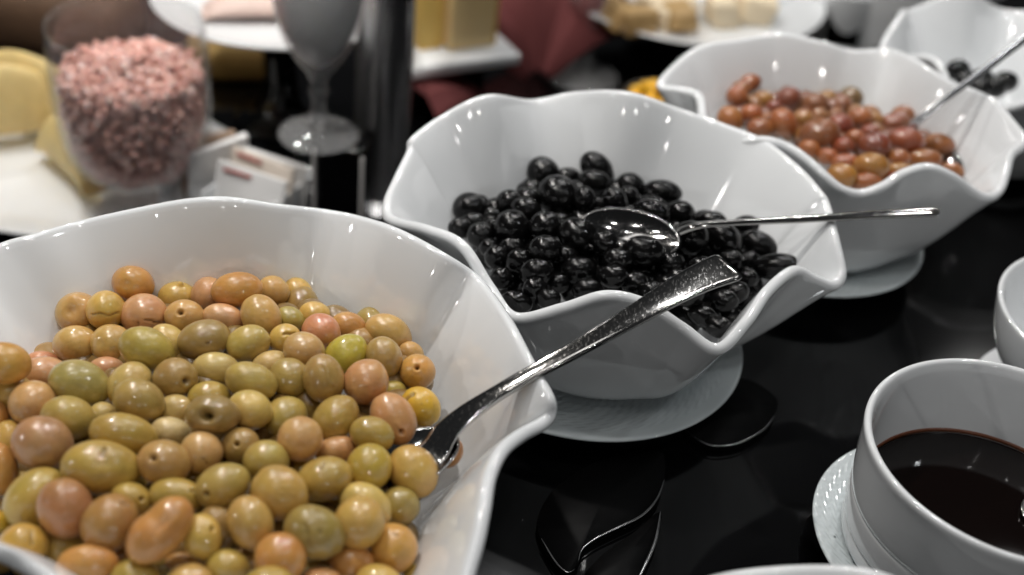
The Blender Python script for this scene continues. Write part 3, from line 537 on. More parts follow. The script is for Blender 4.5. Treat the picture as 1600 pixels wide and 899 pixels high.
(0, '', (-94.0, 456.3, 66.4), (-0.774, -0.325, -0.294, 0.456), (9.74, 8.88, 8.88), (0.367, 0.219, 0.062), []),
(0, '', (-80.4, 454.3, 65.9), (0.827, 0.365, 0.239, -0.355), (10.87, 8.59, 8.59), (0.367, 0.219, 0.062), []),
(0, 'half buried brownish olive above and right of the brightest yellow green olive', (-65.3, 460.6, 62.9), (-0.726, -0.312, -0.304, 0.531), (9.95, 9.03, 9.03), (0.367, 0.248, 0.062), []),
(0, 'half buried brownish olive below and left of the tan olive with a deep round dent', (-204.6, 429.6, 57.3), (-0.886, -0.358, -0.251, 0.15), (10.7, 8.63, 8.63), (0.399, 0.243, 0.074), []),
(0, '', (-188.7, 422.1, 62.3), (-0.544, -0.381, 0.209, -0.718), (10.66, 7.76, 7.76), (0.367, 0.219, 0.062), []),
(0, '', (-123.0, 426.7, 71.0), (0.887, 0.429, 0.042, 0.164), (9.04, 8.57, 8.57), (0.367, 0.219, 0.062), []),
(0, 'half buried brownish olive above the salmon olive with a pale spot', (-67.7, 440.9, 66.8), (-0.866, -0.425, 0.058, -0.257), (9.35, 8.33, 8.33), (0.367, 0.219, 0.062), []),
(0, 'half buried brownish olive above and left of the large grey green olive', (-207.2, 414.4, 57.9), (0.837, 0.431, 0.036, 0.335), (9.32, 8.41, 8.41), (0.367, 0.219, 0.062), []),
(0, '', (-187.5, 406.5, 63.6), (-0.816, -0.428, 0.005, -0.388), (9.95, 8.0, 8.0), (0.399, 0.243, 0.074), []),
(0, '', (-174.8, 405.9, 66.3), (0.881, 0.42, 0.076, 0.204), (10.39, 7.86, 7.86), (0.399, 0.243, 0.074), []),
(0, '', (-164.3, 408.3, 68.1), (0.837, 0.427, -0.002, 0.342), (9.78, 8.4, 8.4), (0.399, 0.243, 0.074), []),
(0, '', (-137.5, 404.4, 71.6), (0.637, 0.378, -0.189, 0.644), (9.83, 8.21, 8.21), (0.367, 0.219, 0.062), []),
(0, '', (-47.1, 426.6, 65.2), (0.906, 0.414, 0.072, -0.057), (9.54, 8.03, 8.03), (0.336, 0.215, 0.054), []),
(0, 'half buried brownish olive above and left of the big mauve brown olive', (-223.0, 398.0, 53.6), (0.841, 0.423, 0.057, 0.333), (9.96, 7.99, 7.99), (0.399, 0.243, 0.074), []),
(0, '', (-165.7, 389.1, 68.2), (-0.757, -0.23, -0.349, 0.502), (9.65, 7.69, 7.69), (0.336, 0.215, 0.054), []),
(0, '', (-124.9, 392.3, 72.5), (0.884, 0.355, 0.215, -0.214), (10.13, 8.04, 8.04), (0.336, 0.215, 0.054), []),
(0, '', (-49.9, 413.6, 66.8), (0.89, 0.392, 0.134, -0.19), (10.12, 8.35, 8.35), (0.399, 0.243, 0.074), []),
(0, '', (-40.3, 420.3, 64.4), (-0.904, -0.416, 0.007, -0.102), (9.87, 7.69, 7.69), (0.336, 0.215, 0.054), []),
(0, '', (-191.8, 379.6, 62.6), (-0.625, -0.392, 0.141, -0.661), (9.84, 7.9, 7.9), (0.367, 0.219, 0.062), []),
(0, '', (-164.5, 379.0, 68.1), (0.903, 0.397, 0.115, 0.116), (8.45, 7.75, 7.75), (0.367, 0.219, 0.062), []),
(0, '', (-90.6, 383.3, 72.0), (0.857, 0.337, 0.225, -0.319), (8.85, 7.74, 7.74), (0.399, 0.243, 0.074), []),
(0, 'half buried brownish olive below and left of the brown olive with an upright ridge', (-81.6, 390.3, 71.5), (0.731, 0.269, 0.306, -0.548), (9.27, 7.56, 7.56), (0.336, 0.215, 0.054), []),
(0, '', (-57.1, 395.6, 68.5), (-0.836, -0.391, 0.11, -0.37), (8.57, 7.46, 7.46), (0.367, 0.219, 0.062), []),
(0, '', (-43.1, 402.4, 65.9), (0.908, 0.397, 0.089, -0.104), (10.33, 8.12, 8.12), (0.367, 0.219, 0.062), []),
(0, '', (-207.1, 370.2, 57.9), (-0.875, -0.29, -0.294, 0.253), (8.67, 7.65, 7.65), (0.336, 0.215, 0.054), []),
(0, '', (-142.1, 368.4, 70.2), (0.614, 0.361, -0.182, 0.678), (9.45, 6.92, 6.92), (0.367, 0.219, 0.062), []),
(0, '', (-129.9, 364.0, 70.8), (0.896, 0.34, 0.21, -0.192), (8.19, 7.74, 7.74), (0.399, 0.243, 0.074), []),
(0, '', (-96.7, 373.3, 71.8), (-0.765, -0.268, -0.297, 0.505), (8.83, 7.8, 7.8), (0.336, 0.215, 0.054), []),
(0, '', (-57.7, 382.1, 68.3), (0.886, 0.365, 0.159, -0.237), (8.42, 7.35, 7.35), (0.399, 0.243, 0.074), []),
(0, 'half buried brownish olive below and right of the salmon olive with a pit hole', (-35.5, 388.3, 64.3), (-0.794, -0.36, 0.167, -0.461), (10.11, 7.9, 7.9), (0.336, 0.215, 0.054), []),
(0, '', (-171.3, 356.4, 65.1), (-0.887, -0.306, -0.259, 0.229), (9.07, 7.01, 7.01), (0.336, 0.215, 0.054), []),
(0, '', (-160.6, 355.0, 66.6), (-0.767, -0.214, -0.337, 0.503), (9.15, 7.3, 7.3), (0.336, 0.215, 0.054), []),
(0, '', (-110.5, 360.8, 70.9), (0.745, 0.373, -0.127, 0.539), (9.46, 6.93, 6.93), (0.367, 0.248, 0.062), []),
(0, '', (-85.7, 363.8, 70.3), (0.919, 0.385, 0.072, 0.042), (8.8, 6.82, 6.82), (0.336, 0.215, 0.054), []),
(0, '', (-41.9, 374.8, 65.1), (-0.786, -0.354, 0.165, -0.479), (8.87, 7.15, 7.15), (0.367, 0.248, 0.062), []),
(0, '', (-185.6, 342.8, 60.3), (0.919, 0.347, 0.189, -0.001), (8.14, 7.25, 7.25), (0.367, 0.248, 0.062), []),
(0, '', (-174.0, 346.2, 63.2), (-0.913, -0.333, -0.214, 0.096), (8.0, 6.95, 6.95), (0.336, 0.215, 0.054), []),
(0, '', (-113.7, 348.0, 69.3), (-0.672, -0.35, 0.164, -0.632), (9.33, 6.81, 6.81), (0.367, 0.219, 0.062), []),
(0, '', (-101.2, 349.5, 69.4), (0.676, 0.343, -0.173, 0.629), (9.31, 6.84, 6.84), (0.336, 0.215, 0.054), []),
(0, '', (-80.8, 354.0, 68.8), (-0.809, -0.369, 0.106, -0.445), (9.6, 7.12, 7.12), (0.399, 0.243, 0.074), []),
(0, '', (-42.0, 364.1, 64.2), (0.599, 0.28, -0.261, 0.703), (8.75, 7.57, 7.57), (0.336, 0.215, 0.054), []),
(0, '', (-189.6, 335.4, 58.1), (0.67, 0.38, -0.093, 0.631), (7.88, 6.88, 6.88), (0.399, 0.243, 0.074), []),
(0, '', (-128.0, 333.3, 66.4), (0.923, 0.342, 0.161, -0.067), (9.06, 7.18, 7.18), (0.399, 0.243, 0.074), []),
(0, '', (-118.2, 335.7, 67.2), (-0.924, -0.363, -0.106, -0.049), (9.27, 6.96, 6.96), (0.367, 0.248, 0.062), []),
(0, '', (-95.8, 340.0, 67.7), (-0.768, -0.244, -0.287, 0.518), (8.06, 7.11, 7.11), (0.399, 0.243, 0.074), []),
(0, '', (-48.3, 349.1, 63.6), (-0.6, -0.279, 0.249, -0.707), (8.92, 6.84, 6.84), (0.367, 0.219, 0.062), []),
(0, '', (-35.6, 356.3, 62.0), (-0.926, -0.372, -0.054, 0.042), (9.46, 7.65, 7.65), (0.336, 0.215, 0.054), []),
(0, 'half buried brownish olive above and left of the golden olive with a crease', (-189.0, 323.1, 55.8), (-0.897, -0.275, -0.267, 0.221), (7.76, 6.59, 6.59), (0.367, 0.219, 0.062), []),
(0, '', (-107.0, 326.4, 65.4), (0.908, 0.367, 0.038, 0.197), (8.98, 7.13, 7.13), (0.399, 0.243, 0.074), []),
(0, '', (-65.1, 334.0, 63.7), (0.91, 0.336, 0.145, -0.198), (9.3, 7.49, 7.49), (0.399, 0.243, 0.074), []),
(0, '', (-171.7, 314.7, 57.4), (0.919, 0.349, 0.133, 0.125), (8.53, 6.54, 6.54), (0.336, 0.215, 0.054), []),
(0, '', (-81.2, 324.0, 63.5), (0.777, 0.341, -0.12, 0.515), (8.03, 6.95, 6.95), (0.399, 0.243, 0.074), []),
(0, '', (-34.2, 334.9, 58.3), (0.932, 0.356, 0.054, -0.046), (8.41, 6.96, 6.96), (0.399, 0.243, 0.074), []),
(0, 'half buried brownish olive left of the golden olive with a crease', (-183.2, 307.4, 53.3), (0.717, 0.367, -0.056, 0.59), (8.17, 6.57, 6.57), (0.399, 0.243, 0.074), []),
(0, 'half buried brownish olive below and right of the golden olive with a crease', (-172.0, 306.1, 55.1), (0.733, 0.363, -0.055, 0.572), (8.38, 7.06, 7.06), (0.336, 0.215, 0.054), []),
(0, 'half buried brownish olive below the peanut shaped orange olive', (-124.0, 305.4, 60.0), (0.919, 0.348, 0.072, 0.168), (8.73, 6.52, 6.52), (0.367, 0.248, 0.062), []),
(0, '', (-115.1, 309.7, 61.4), (-0.798, -0.221, -0.28, 0.486), (8.63, 6.97, 6.97), (0.367, 0.219, 0.062), []),
(0, '', (-102.2, 308.4, 60.9), (-0.879, -0.353, 0.01, -0.32), (7.86, 6.53, 6.53), (0.367, 0.219, 0.062), []),
(0, '', (-94.0, 312.5, 61.6), (0.689, 0.319, -0.155, 0.632), (7.67, 6.87, 6.87), (0.336, 0.215, 0.054), []),
(0, '', (-70.6, 313.5, 59.9), (-0.77, -0.324, 0.131, -0.534), (8.61, 6.8, 6.8), (0.336, 0.215, 0.054), []),
(1, 'large round black olive nearest the left wall of its bowl', (-28.0, 573.0, 64.2), (-0.875, -0.481, 0.009, -0.06), (9.69, 9.28, 9.28), (0.0026, 0.0025, 0.0025), []),
(1, 'small shiny black olive below the round black olive nearest the left wall', (-25.0, 559.0, 65.1), (-0.877, -0.476, 0.011, -0.059), (7.14, 5.55, 5.55), (0.0026, 0.0025, 0.0025), []),
(1, 'small shiny black olive below and left of the round black olive nearest the left wall', (-31.2, 549.6, 66.2), (0.879, 0.474, -0.006, 0.061), (7.05, 5.87, 5.87), (0.0026, 0.0025, 0.0025), []),
(1, 'shiny black olive below the round black olive nearest the left wall', (-20.1, 538.4, 70.5), (0.88, 0.472, -0.013, 0.057), (7.31, 6.93, 6.93), (0.0026, 0.0025, 0.0025), []),
(1, 'small shiny black olive below and left of the black olive with a beaked top', (-15.1, 566.0, 66.6), (0.876, 0.479, -0.017, 0.055), (5.59, 4.39, 4.39), (0.0026, 0.0025, 0.0025), []),
(1, 'small shiny black olive left of the big black olive at the left front', (-13.8, 552.4, 68.4), (-0.878, -0.475, 0.018, -0.055), (4.71, 4.31, 4.31), (0.0026, 0.0025, 0.0025), []),
(1, 'black olive with a small beak at its upper left', (-7.1, 572.5, 71.9), (-0.851, -0.473, 0.106, -0.203), (7.61, 7.21, 7.21), (0.0026, 0.0025, 0.0025), []),
(1, 'shiny black olive right of the black olive with a beaked top', (3.3, 581.7, 69.3), (0.872, 0.485, -0.03, 0.048), (8.93, 7.31, 7.31), (0.0026, 0.0025, 0.0025), []),
(1, 'shiny black olive below and right of the black olive with a beaked top', (3.6, 560.6, 75.4), (-0.87, -0.479, -0.054, 0.104), (9.05, 7.09, 7.09), (0.0026, 0.0025, 0.0025), []),
(1, 'tall dull black olive standing highest at the left of the black heap', (10.7, 615.7, 67.3), (-0.805, -0.464, -0.177, 0.324), (11.0, 9.73, 9.73), (0.0026, 0.0025, 0.0025), []),
(1, 'small shiny black olive above and right of the largest black olive', (25.4, 621.7, 62.2), (-0.868, -0.494, 0.043, -0.04), (8.55, 6.42, 6.42), (0.0026, 0.0025, 0.0025), []),
(1, 'largest black olive, with a curved slit in its upper side', (20.4, 575.5, 77.1), (0.776, 0.442, 0.207, -0.398), (12.41, 11.21, 11.21), (0.0026, 0.0025, 0.0025), []),
(1, 'big round black olive standing forward at the left front of the black heap', (-3.9, 541.0, 75.5), (0.878, 0.475, -0.024, 0.051), (10.37, 9.99, 9.99), (0.0026, 0.0025, 0.0025), []),
(1, 'shiny black olive below and left of the largest black olive', (13.9, 539.8, 79.5), (0.878, 0.476, -0.036, 0.045), (9.17, 8.41, 8.41), (0.0026, 0.0025, 0.0025), []),
(1, 'pointed black olive at the very top of the black heap', (41.2, 619.5, 72.2), (-0.8, -0.474, -0.161, 0.332), (11.42, 8.46, 8.46), (0.0026, 0.0025, 0.0025), []),
(1, 'shiny black olive below the pointed black olive at the top', (39.9, 605.0, 71.9), (0.868, 0.496, -0.01, -0.04), (9.57, 7.08, 7.08), (0.0026, 0.0025, 0.0025), []),
(1, 'upright narrow black olive with a long grey glint', (34.2, 567.7, 81.3), (0.693, 0.405, 0.273, -0.531), (8.3, 6.32, 6.32), (0.0026, 0.0025, 0.0025), []),
(1, 'shiny black olive left of the black olive with an open end', (51.0, 574.2, 79.5), (-0.771, -0.452, -0.19, 0.407), (7.98, 6.78, 6.78), (0.0026, 0.0025, 0.0025), []),
(1, 'shiny black olive above the black olive with an open end', (61.7, 610.0, 68.3), (0.825, 0.485, 0.106, -0.27), (9.24, 7.98, 7.98), (0.0026, 0.0025, 0.0025), []),
(1, 'small black olive turned so that its open hollow end shows', (59.0, 585.0, 77.2), (-0.848, -0.489, -0.063, 0.197), (6.07, 5.26, 5.26), (0.0026, 0.0025, 0.0025), []),
(1, 'long black olive lying crosswise at the back right of the heap', (79.2, 604.0, 69.9), (0.868, 0.492, -0.055, -0.016), (11.66, 7.5, 7.5), (0.0026, 0.0025, 0.0025), []),
(1, 'shiny black olive below and left of the long black olive at the back right', (71.6, 567.5, 79.0), (0.868, 0.488, -0.01, -0.091), (10.69, 7.12, 7.12), (0.0026, 0.0025, 0.0025), []),
(1, 'small round black olive above the tip of the flat spoon handle', (87.2, 574.2, 76.0), (-0.872, -0.482, 0.084, -0.018), (8.4, 7.6, 7.6), (0.0026, 0.0025, 0.0025), []),
(1, 'black olive peeping over the thin spoon handle near the bowl wall', (107.4, 581.0, 69.2), (-0.872, -0.48, 0.096, -0.012), (8.52, 6.09, 6.09), (0.0026, 0.0025, 0.0025), []),
(1, 'small shiny black olive above and left of the sloping oval black olive', (126.5, 580.2, 69.3), (-0.872, -0.478, 0.108, -0.006), (8.11, 6.08, 6.08), (0.0026, 0.0025, 0.0025), []),
(1, 'round shiny black olive right of the small spoon bowl', (91.6, 546.6, 78.7), (0.876, 0.474, -0.089, 0.017), (10.03, 9.26, 9.26), (0.0026, 0.0025, 0.0025), []),
(1, 'oval black olive between the thin handle and the broad spoon handle end', (111.0, 555.6, 74.5), (-0.812, -0.476, -0.089, 0.327), (11.75, 8.61, 8.61), (0.0026, 0.0025, 0.0025), []),
(1, 'sloping oval black olive at the right edge of the black heap', (132.0, 561.0, 68.7), (0.835, 0.483, 0.036, -0.262), (12.28, 8.32, 8.32), (0.0026, 0.0025, 0.0025), []),
(1, 'longest black olive, lying against the right front rim', (139.4, 539.1, 71.7), (0.878, 0.461, -0.129, 0.017), (13.85, 7.31, 7.31), (0.0026, 0.0025, 0.0025), []),
(1, 'small shiny black olive left of the longest black olive', (122.5, 527.0, 70.4), (0.881, 0.459, -0.11, 0.007), (5.69, 4.93, 4.93), (0.0026, 0.0025, 0.0025), []),
(1, 'shiny black olive below and left of the sloping oval black olive', (124.6, 550.3, 65.7), (0.878, 0.466, -0.109, 0.007), (8.63, 5.88, 5.88), (0.0026, 0.0025, 0.0025), []),
(1, 'big black olive in front of the left end of the spoon bowl', (31.2, 533.2, 80.5), (-0.859, -0.47, -0.076, 0.19), (11.36, 9.47, 9.47), (0.0026, 0.0025, 0.0025), []),
(1, 'shiny black olive below and left of the small spoon bowl', (45.5, 525.0, 82.8), (0.796, 0.445, 0.165, -0.377), (8.23, 6.73, 6.73), (0.0026, 0.0025, 0.0025), []),
(1, 'wide black olive just below the middle of the spoon bowl', (65.7, 522.0, 83.2), (0.88, 0.471, -0.052, -0.013), (11.17, 8.19, 8.19), (0.0026, 0.0025, 0.0025), []),
(1, 'shiny black olive below and right of the wide black olive under the spoon tip', (80.5, 523.3, 76.2), (0.882, 0.464, -0.083, 0.021), (7.88, 7.13, 7.13), (0.0026, 0.0025, 0.0025), []),
(1, 'shiny black olive below the big black olive before the spoon', (32.7, 508.8, 75.7), (0.885, 0.461, -0.05, 0.038), (9.58, 7.37, 7.37), (0.0026, 0.0025, 0.0025), []),
(1, 'shiny black olive below and left of the wide black olive under the spoon tip', (49.5, 500.8, 80.1), (-0.886, -0.459, 0.062, -0.032), (7.99, 6.18, 6.18), (0.0026, 0.0025, 0.0025), []),
(1, 'shiny black olive right of the black olive in the front left corner', (37.6, 491.4, 76.1), (0.889, 0.453, -0.053, 0.036), (7.92, 6.12, 6.12), (0.0026, 0.0025, 0.0025), []),
(1, 'shiny black olive below the wide black olive under the spoon tip', (61.9, 503.1, 75.8), (-0.886, -0.457, 0.071, -0.027), (7.32, 6.22, 6.22), (0.0026, 0.0025, 0.0025), []),
(1, 'small shiny black olive below the wide black olive under the spoon tip', (69.4, 494.1, 77.8), (0.888, 0.454, -0.077, 0.025), (6.86, 6.13, 6.13), (0.0026, 0.0025, 0.0025), []),
(1, 'shiny black olive below the round black olive right of the spoon bowl', (96.1, 520.3, 77.6), (0.881, 0.463, -0.094, 0.015), (8.22, 6.72, 6.72), (0.0026, 0.0025, 0.0025), []),
(1, 'shiny black olive below and left of the big black olive before the spoon', (15.0, 514.9, 82.2), (0.882, 0.468, -0.037, 0.044), (8.86, 7.39, 7.39), (0.0026, 0.0025, 0.0025), []),
(1, 'shiny black olive above and right of the black olive in the front left corner', (11.3, 500.0, 77.7), (0.886, 0.459, -0.034, 0.046), (8.73, 7.27, 7.27), (0.0026, 0.0025, 0.0025), []),
(1, 'small shiny black olive below the big black olive at the left front', (2.4, 512.6, 74.8), (-0.884, -0.463, 0.028, -0.049), (7.05, 6.3, 6.3), (0.0026, 0.0025, 0.0025), []),
(1, 'small shiny black olive right of the black olive in the front left corner', (18.4, 481.7, 75.8), (-0.891, -0.45, 0.039, -0.044), (6.4, 5.33, 5.33), (0.0026, 0.0025, 0.0025), []),
(1, 'black olive tucked in the rounded front left corner of its bowl', (3.6, 482.7, 70.9), (-0.887, -0.446, -0.05, 0.106), (7.87, 5.37, 5.37), (0.0026, 0.0025, 0.0025), []),
(1, 'small shiny black olive above and left of the black olive in the front left corner', (-6.0, 501.7, 70.5), (0.888, 0.456, -0.022, 0.053), (6.24, 5.87, 5.87), (0.0026, 0.0025, 0.0025), []),
(1, 'small shiny black olive below and left of the big black olive at the left front', (-10.0, 518.0, 71.8), (0.884, 0.464, -0.019, 0.054), (6.74, 6.74, 6.74), (0.0026, 0.0025, 0.0025), []),
(1, 'small shiny black olive below and right of the round black olive nearest the left wall', (-14.4, 528.3, 70.3), (0.882, 0.467, -0.017, 0.055), (5.32, 4.94, 4.94), (0.0026, 0.0025, 0.0025), []),
(1, 'small shiny black olive above and right of the black olive in the front left corner', (22.9, 500.6, 72.1), (0.888, 0.456, -0.042, 0.042), (6.59, 5.49, 5.49), (0.0026, 0.0025, 0.0025), []),
(1, 'shiny black olive above and left of the black olive under the broad handle', (87.8, 495.9, 77.9), (-0.887, -0.453, 0.09, -0.018), (7.96, 6.51, 6.51), (0.0026, 0.0025, 0.0025), []),
(1, 'black olive below the broad spoon handle, lowest in the front corner', (96.5, 490.5, 69.5), (-0.879, -0.455, 0.016, 0.141), (7.96, 5.43, 5.43), (0.0026, 0.0025, 0.0025), []),
(1, 'small shiny black olive below and right of the black olive under the broad handle', (104.1, 481.5, 70.2), (-0.889, -0.449, 0.063, 0.066), (7.15, 5.36, 5.36), (0.0026, 0.0025, 0.0025), []),
(1, 'small shiny black olive above and right of the black olive under the broad handle', (108.5, 505.2, 69.9), (0.886, 0.451, -0.103, 0.011), (7.38, 5.9, 5.9), (0.0026, 0.0025, 0.0025), []),
(1, 'shiny black olive below and left of the black olive above the broad handle end', (84.3, 511.9, 74.6), (0.884, 0.458, -0.086, 0.019), (7.41, 6.3, 6.3), (0.0026, 0.0025, 0.0025), []),
(1, 'shiny black olive below the black olive above the broad handle end', (106.4, 524.9, 70.9), (0.882, 0.46, -0.1, 0.012), (8.32, 6.81, 6.81), (0.0026, 0.0025, 0.0025), []),
(1, 'small shiny black olive below and left of the longest black olive', (115.3, 514.4, 69.0), (0.851, 0.41, -0.222, 0.241), (7.47, 5.61, 5.61), (0.0026, 0.0025, 0.0025), []),
(1, 'shiny black olive below and right of the big black olive at the left front', (24.6, 520.9, 74.6), (-0.883, -0.465, 0.044, -0.041), (8.25, 6.75, 6.75), (0.0026, 0.0025, 0.0025), []),
(1, 'shiny black olive left of the wide black olive under the spoon tip', (52.0, 513.7, 81.0), (0.883, 0.465, -0.063, 0.031), (8.12, 6.64, 6.64), (0.0026, 0.0025, 0.0025), []),
(1, 'small shiny black olive below and left of the big black olive before the spoon', (11.1, 489.1, 76.0), (-0.889, -0.454, 0.034, -0.046), (6.46, 5.39, 5.39), (0.0026, 0.0025, 0.0025), []),
(1, 'small shiny black olive below the small spoon bowl', (57.8, 490.1, 74.0), (0.89, 0.45, -0.068, 0.029), (6.48, 4.68, 4.68), (0.0026, 0.0025, 0.0025), []),
(1, 'small shiny black olive below and right of the wide black olive under the spoon tip', (78.6, 503.6, 77.0), (-0.886, -0.457, 0.083, -0.021), (6.58, 5.49, 5.49), (0.0026, 0.0025, 0.0025), []),
(1, 'small shiny black olive below the black olive above the broad handle end', (113.9, 541.7, 70.1), (0.879, 0.466, -0.103, 0.01), (7.73, 6.18, 6.18), (0.0026, 0.0025, 0.0025), []),
(1, 'small shiny black olive below the black olive with a beaked top', (-2.3, 527.2, 72.3), (-0.882, -0.468, 0.025, -0.051), (6.82, 5.68, 5.68), (0.0026, 0.0025, 0.0025), []),
(1, 'half buried black olive above and right of the black olive with a beaked top', (-5.5, 606.9, 58.0), (-0.826, -0.461, -0.162, 0.281), (10.17, 7.68, 7.68), (0.0026, 0.0025, 0.0025), []),
(1, 'half buried black olive below and left of the tall dull black olive', (5.5, 599.5, 61.8), (0.684, 0.386, 0.3, -0.542), (10.23, 8.31, 8.31), (0.0026, 0.0025, 0.0025), []),
(1, '', (29.6, 600.9, 65.0), (-0.856, -0.477, 0.116, -0.164), (10.45, 7.59, 7.59), (0.0026, 0.0025, 0.0025), []),
(1, '', (44.2, 609.4, 64.2), (-0.864, -0.493, -0.022, 0.101), (10.57, 8.34, 8.34), (0.0026, 0.0025, 0.0025), []),
(1, '', (55.8, 610.2, 64.1), (0.86, 0.48, -0.117, 0.128), (9.28, 7.81, 7.81), (0.0026, 0.0025, 0.0025), []),
(1, '', (-22.9, 584.4, 56.9), (-0.752, -0.403, -0.263, 0.45), (8.97, 7.57, 7.57), (0.0026, 0.0025, 0.0025), []),
(1, '', (-13.3, 581.4, 60.0), (0.872, 0.48, -0.039, 0.091), (9.17, 7.54, 7.54), (0.0026, 0.0025, 0.0025), []),
(1, '', (37.9, 579.9, 68.6), (-0.866, -0.476, 0.096, -0.116), (9.91, 8.04, 8.04), (0.0026, 0.0025, 0.0025), []),
(1, '', (50.6, 585.1, 68.5), (-0.753, -0.441, -0.209, 0.441), (9.42, 7.73, 7.73), (0.0026, 0.0025, 0.0025), []),
(1, '', (63.6, 591.1, 67.4), (-0.851, -0.486, -0.055, 0.19), (8.72, 7.51, 7.51), (0.0026, 0.0025, 0.0025), []),
(1, 'half buried black olive below and left of the long black olive at the back right', (73.3, 592.0, 66.6), (0.871, 0.483, -0.081, 0.038), (10.47, 7.95, 7.95), (0.0026, 0.0025, 0.0025), []),
(1, '', (-14.7, 563.6, 60.7), (-0.694, -0.367, -0.302, 0.541), (9.13, 7.19, 7.19), (0.0026, 0.0025, 0.0025), []),
(1, 'half buried black olive above and left of the big black olive before the spoon', (20.9, 560.5, 68.0), (-0.866, -0.469, 0.097, -0.145), (9.9, 7.92, 7.92), (0.0026, 0.0025, 0.0025), []),
(1, 'half buried black olive above the big black olive before the spoon', (34.0, 560.8, 69.3), (-0.669, -0.384, -0.287, 0.567), (9.23, 7.97, 7.97), (0.0026, 0.0025, 0.0025), []),
(1, 'half buried black olive above and right of the big black olive before the spoon', (42.2, 566.0, 69.7), (-0.876, -0.48, 0.045, -0.016), (9.17, 7.84, 7.84), (0.0026, 0.0025, 0.0025), []),
(1, 'half buried black olive above the small spoon bowl', (56.6, 570.0, 69.7), (0.809, 0.426, -0.228, 0.335), (9.74, 8.12, 8.12), (0.0026, 0.0025, 0.0025), []),
(1, '', (69.5, 574.6, 68.8), (-0.833, -0.441, 0.202, -0.267), (9.45, 8.05, 8.05), (0.0026, 0.0025, 0.0025), []),
(1, '', (93.3, 582.1, 65.3), (-0.635, -0.402, -0.274, 0.6), (9.64, 7.47, 7.47), (0.0026, 0.0025, 0.0025), []),
(1, '', (104.4, 588.2, 62.4), (-0.873, -0.482, 0.076, 0.016), (9.5, 8.13, 8.13), (0.0026, 0.0025, 0.0025), []),
(1, '', (-19.0, 555.5, 59.5), (-0.615, -0.34, 0.327, -0.632), (9.74, 7.33, 7.33), (0.0026, 0.0025, 0.0025), []),
(1, '', (3.5, 549.6, 64.9), (-0.855, -0.458, 0.118, -0.214), (9.9, 6.96, 6.96), (0.0026, 0.0025, 0.0025), []),
(1, '', (13.4, 545.2, 66.5), (0.686, 0.374, 0.287, -0.554), (8.7, 7.33, 7.33), (0.0026, 0.0025, 0.0025), []),
(1, '', (39.0, 551.0, 69.5), (-0.77, -0.432, -0.2, 0.425), (8.54, 7.68, 7.68), (0.0026, 0.0025, 0.0025), []),
(1, 'half buried black olive below and left of the small spoon bowl', (49.9, 547.7, 69.7), (0.692, 0.399, 0.258, -0.543), (9.06, 7.65, 7.65), (0.0026, 0.0025, 0.0025), []),
(1, 'half buried black olive below and right of the small spoon bowl', (63.0, 554.0, 69.7), (0.817, 0.462, 0.124, -0.323), (9.04, 7.48, 7.48), (0.0026, 0.0025, 0.0025), []),
(1, 'half buried black olive above and right of the wide black olive under the spoon tip', (74.7, 558.1, 69.0), (-0.846, -0.475, -0.065, 0.232), (10.01, 7.29, 7.29), (0.0026, 0.0025, 0.0025), []),
(1, 'half buried black olive left of the round black olive right of the spoon bowl', (86.0, 565.4, 67.5), (-0.737, -0.44, -0.197, 0.474), (9.08, 7.69, 7.69), (0.0026, 0.0025, 0.0025), []),
(1, 'half buried black olive below and left of the big black olive at the left front', (-14.0, 537.5, 59.9), (-0.687, -0.368, 0.284, -0.559), (8.33, 7.54, 7.54), (0.0026, 0.0025, 0.0025), []),
(1, '', (11.1, 535.1, 65.3), (0.865, 0.459, 0.086, -0.181), (9.27, 6.95, 6.95), (0.0026, 0.0025, 0.0025), []),
(1, '', (43.5, 533.3, 68.4), (0.699, 0.393, 0.255, -0.54), (8.94, 7.53, 7.53), (0.0026, 0.0025, 0.0025), []),
(1, '', (54.4, 536.0, 68.8), (-0.706, -0.346, 0.319, -0.529), (9.71, 7.37, 7.37), (0.0026, 0.0025, 0.0025), []),
(1, 'half buried black olive right of the wide black olive under the spoon tip', (80.6, 544.5, 67.9), (0.88, 0.471, -0.056, -0.025), (9.81, 7.87, 7.87), (0.0026, 0.0025, 0.0025), []),
(1, '', (89.7, 548.5, 66.9), (-0.754, -0.442, -0.176, 0.453), (9.38, 7.34, 7.34), (0.0026, 0.0025, 0.0025), []),
(1, 'half buried black olive below and left of the black olive above the broad handle end', (103.2, 555.5, 64.6), (0.681, 0.419, 0.229, -0.555), (9.16, 7.8, 7.8), (0.0026, 0.0025, 0.0025), []),
(1, '', (37.0, 525.2, 67.0), (0.882, 0.465, 0.008, -0.077), (8.32, 6.88, 6.88), (0.0026, 0.0025, 0.0025), []),
(1, '', (63.1, 524.7, 67.2), (0.751, 0.422, 0.197, -0.468), (8.85, 7.46, 7.46), (0.0026, 0.0025, 0.0025), []),
(1, '', (74.3, 529.0, 67.1), (0.834, 0.416, -0.215, 0.292), (9.57, 7.13, 7.13), (0.0026, 0.0025, 0.0025), []),
(1, '', (109.8, 546.6, 62.8), (0.874, 0.451, -0.147, 0.103), (8.73, 7.47, 7.47), (0.0026, 0.0025, 0.0025), []),
(1, '', (134.8, 557.1, 55.8), (0.784, 0.463, 0.11, -0.399), (8.76, 7.57, 7.57), (0.0026, 0.0025, 0.0025), []),
(1, '', (148.8, 570.7, 50.2), (-0.858, -0.478, 0.021, 0.185), (10.3, 7.85, 7.85), (0.0026, 0.0025, 0.0025), []),
(1, 'half buried black olive above and left of the black olive in the front left corner', (-2.5, 514.8, 59.5), (0.63, 0.324, -0.321, 0.629), (8.46, 7.25, 7.25), (0.0026, 0.0025, 0.0025), []),
(1, '', (9.7, 510.6, 61.1), (-0.847, -0.43, 0.149, -0.276), (8.09, 6.79, 6.79), (0.0026, 0.0025, 0.0025), []),
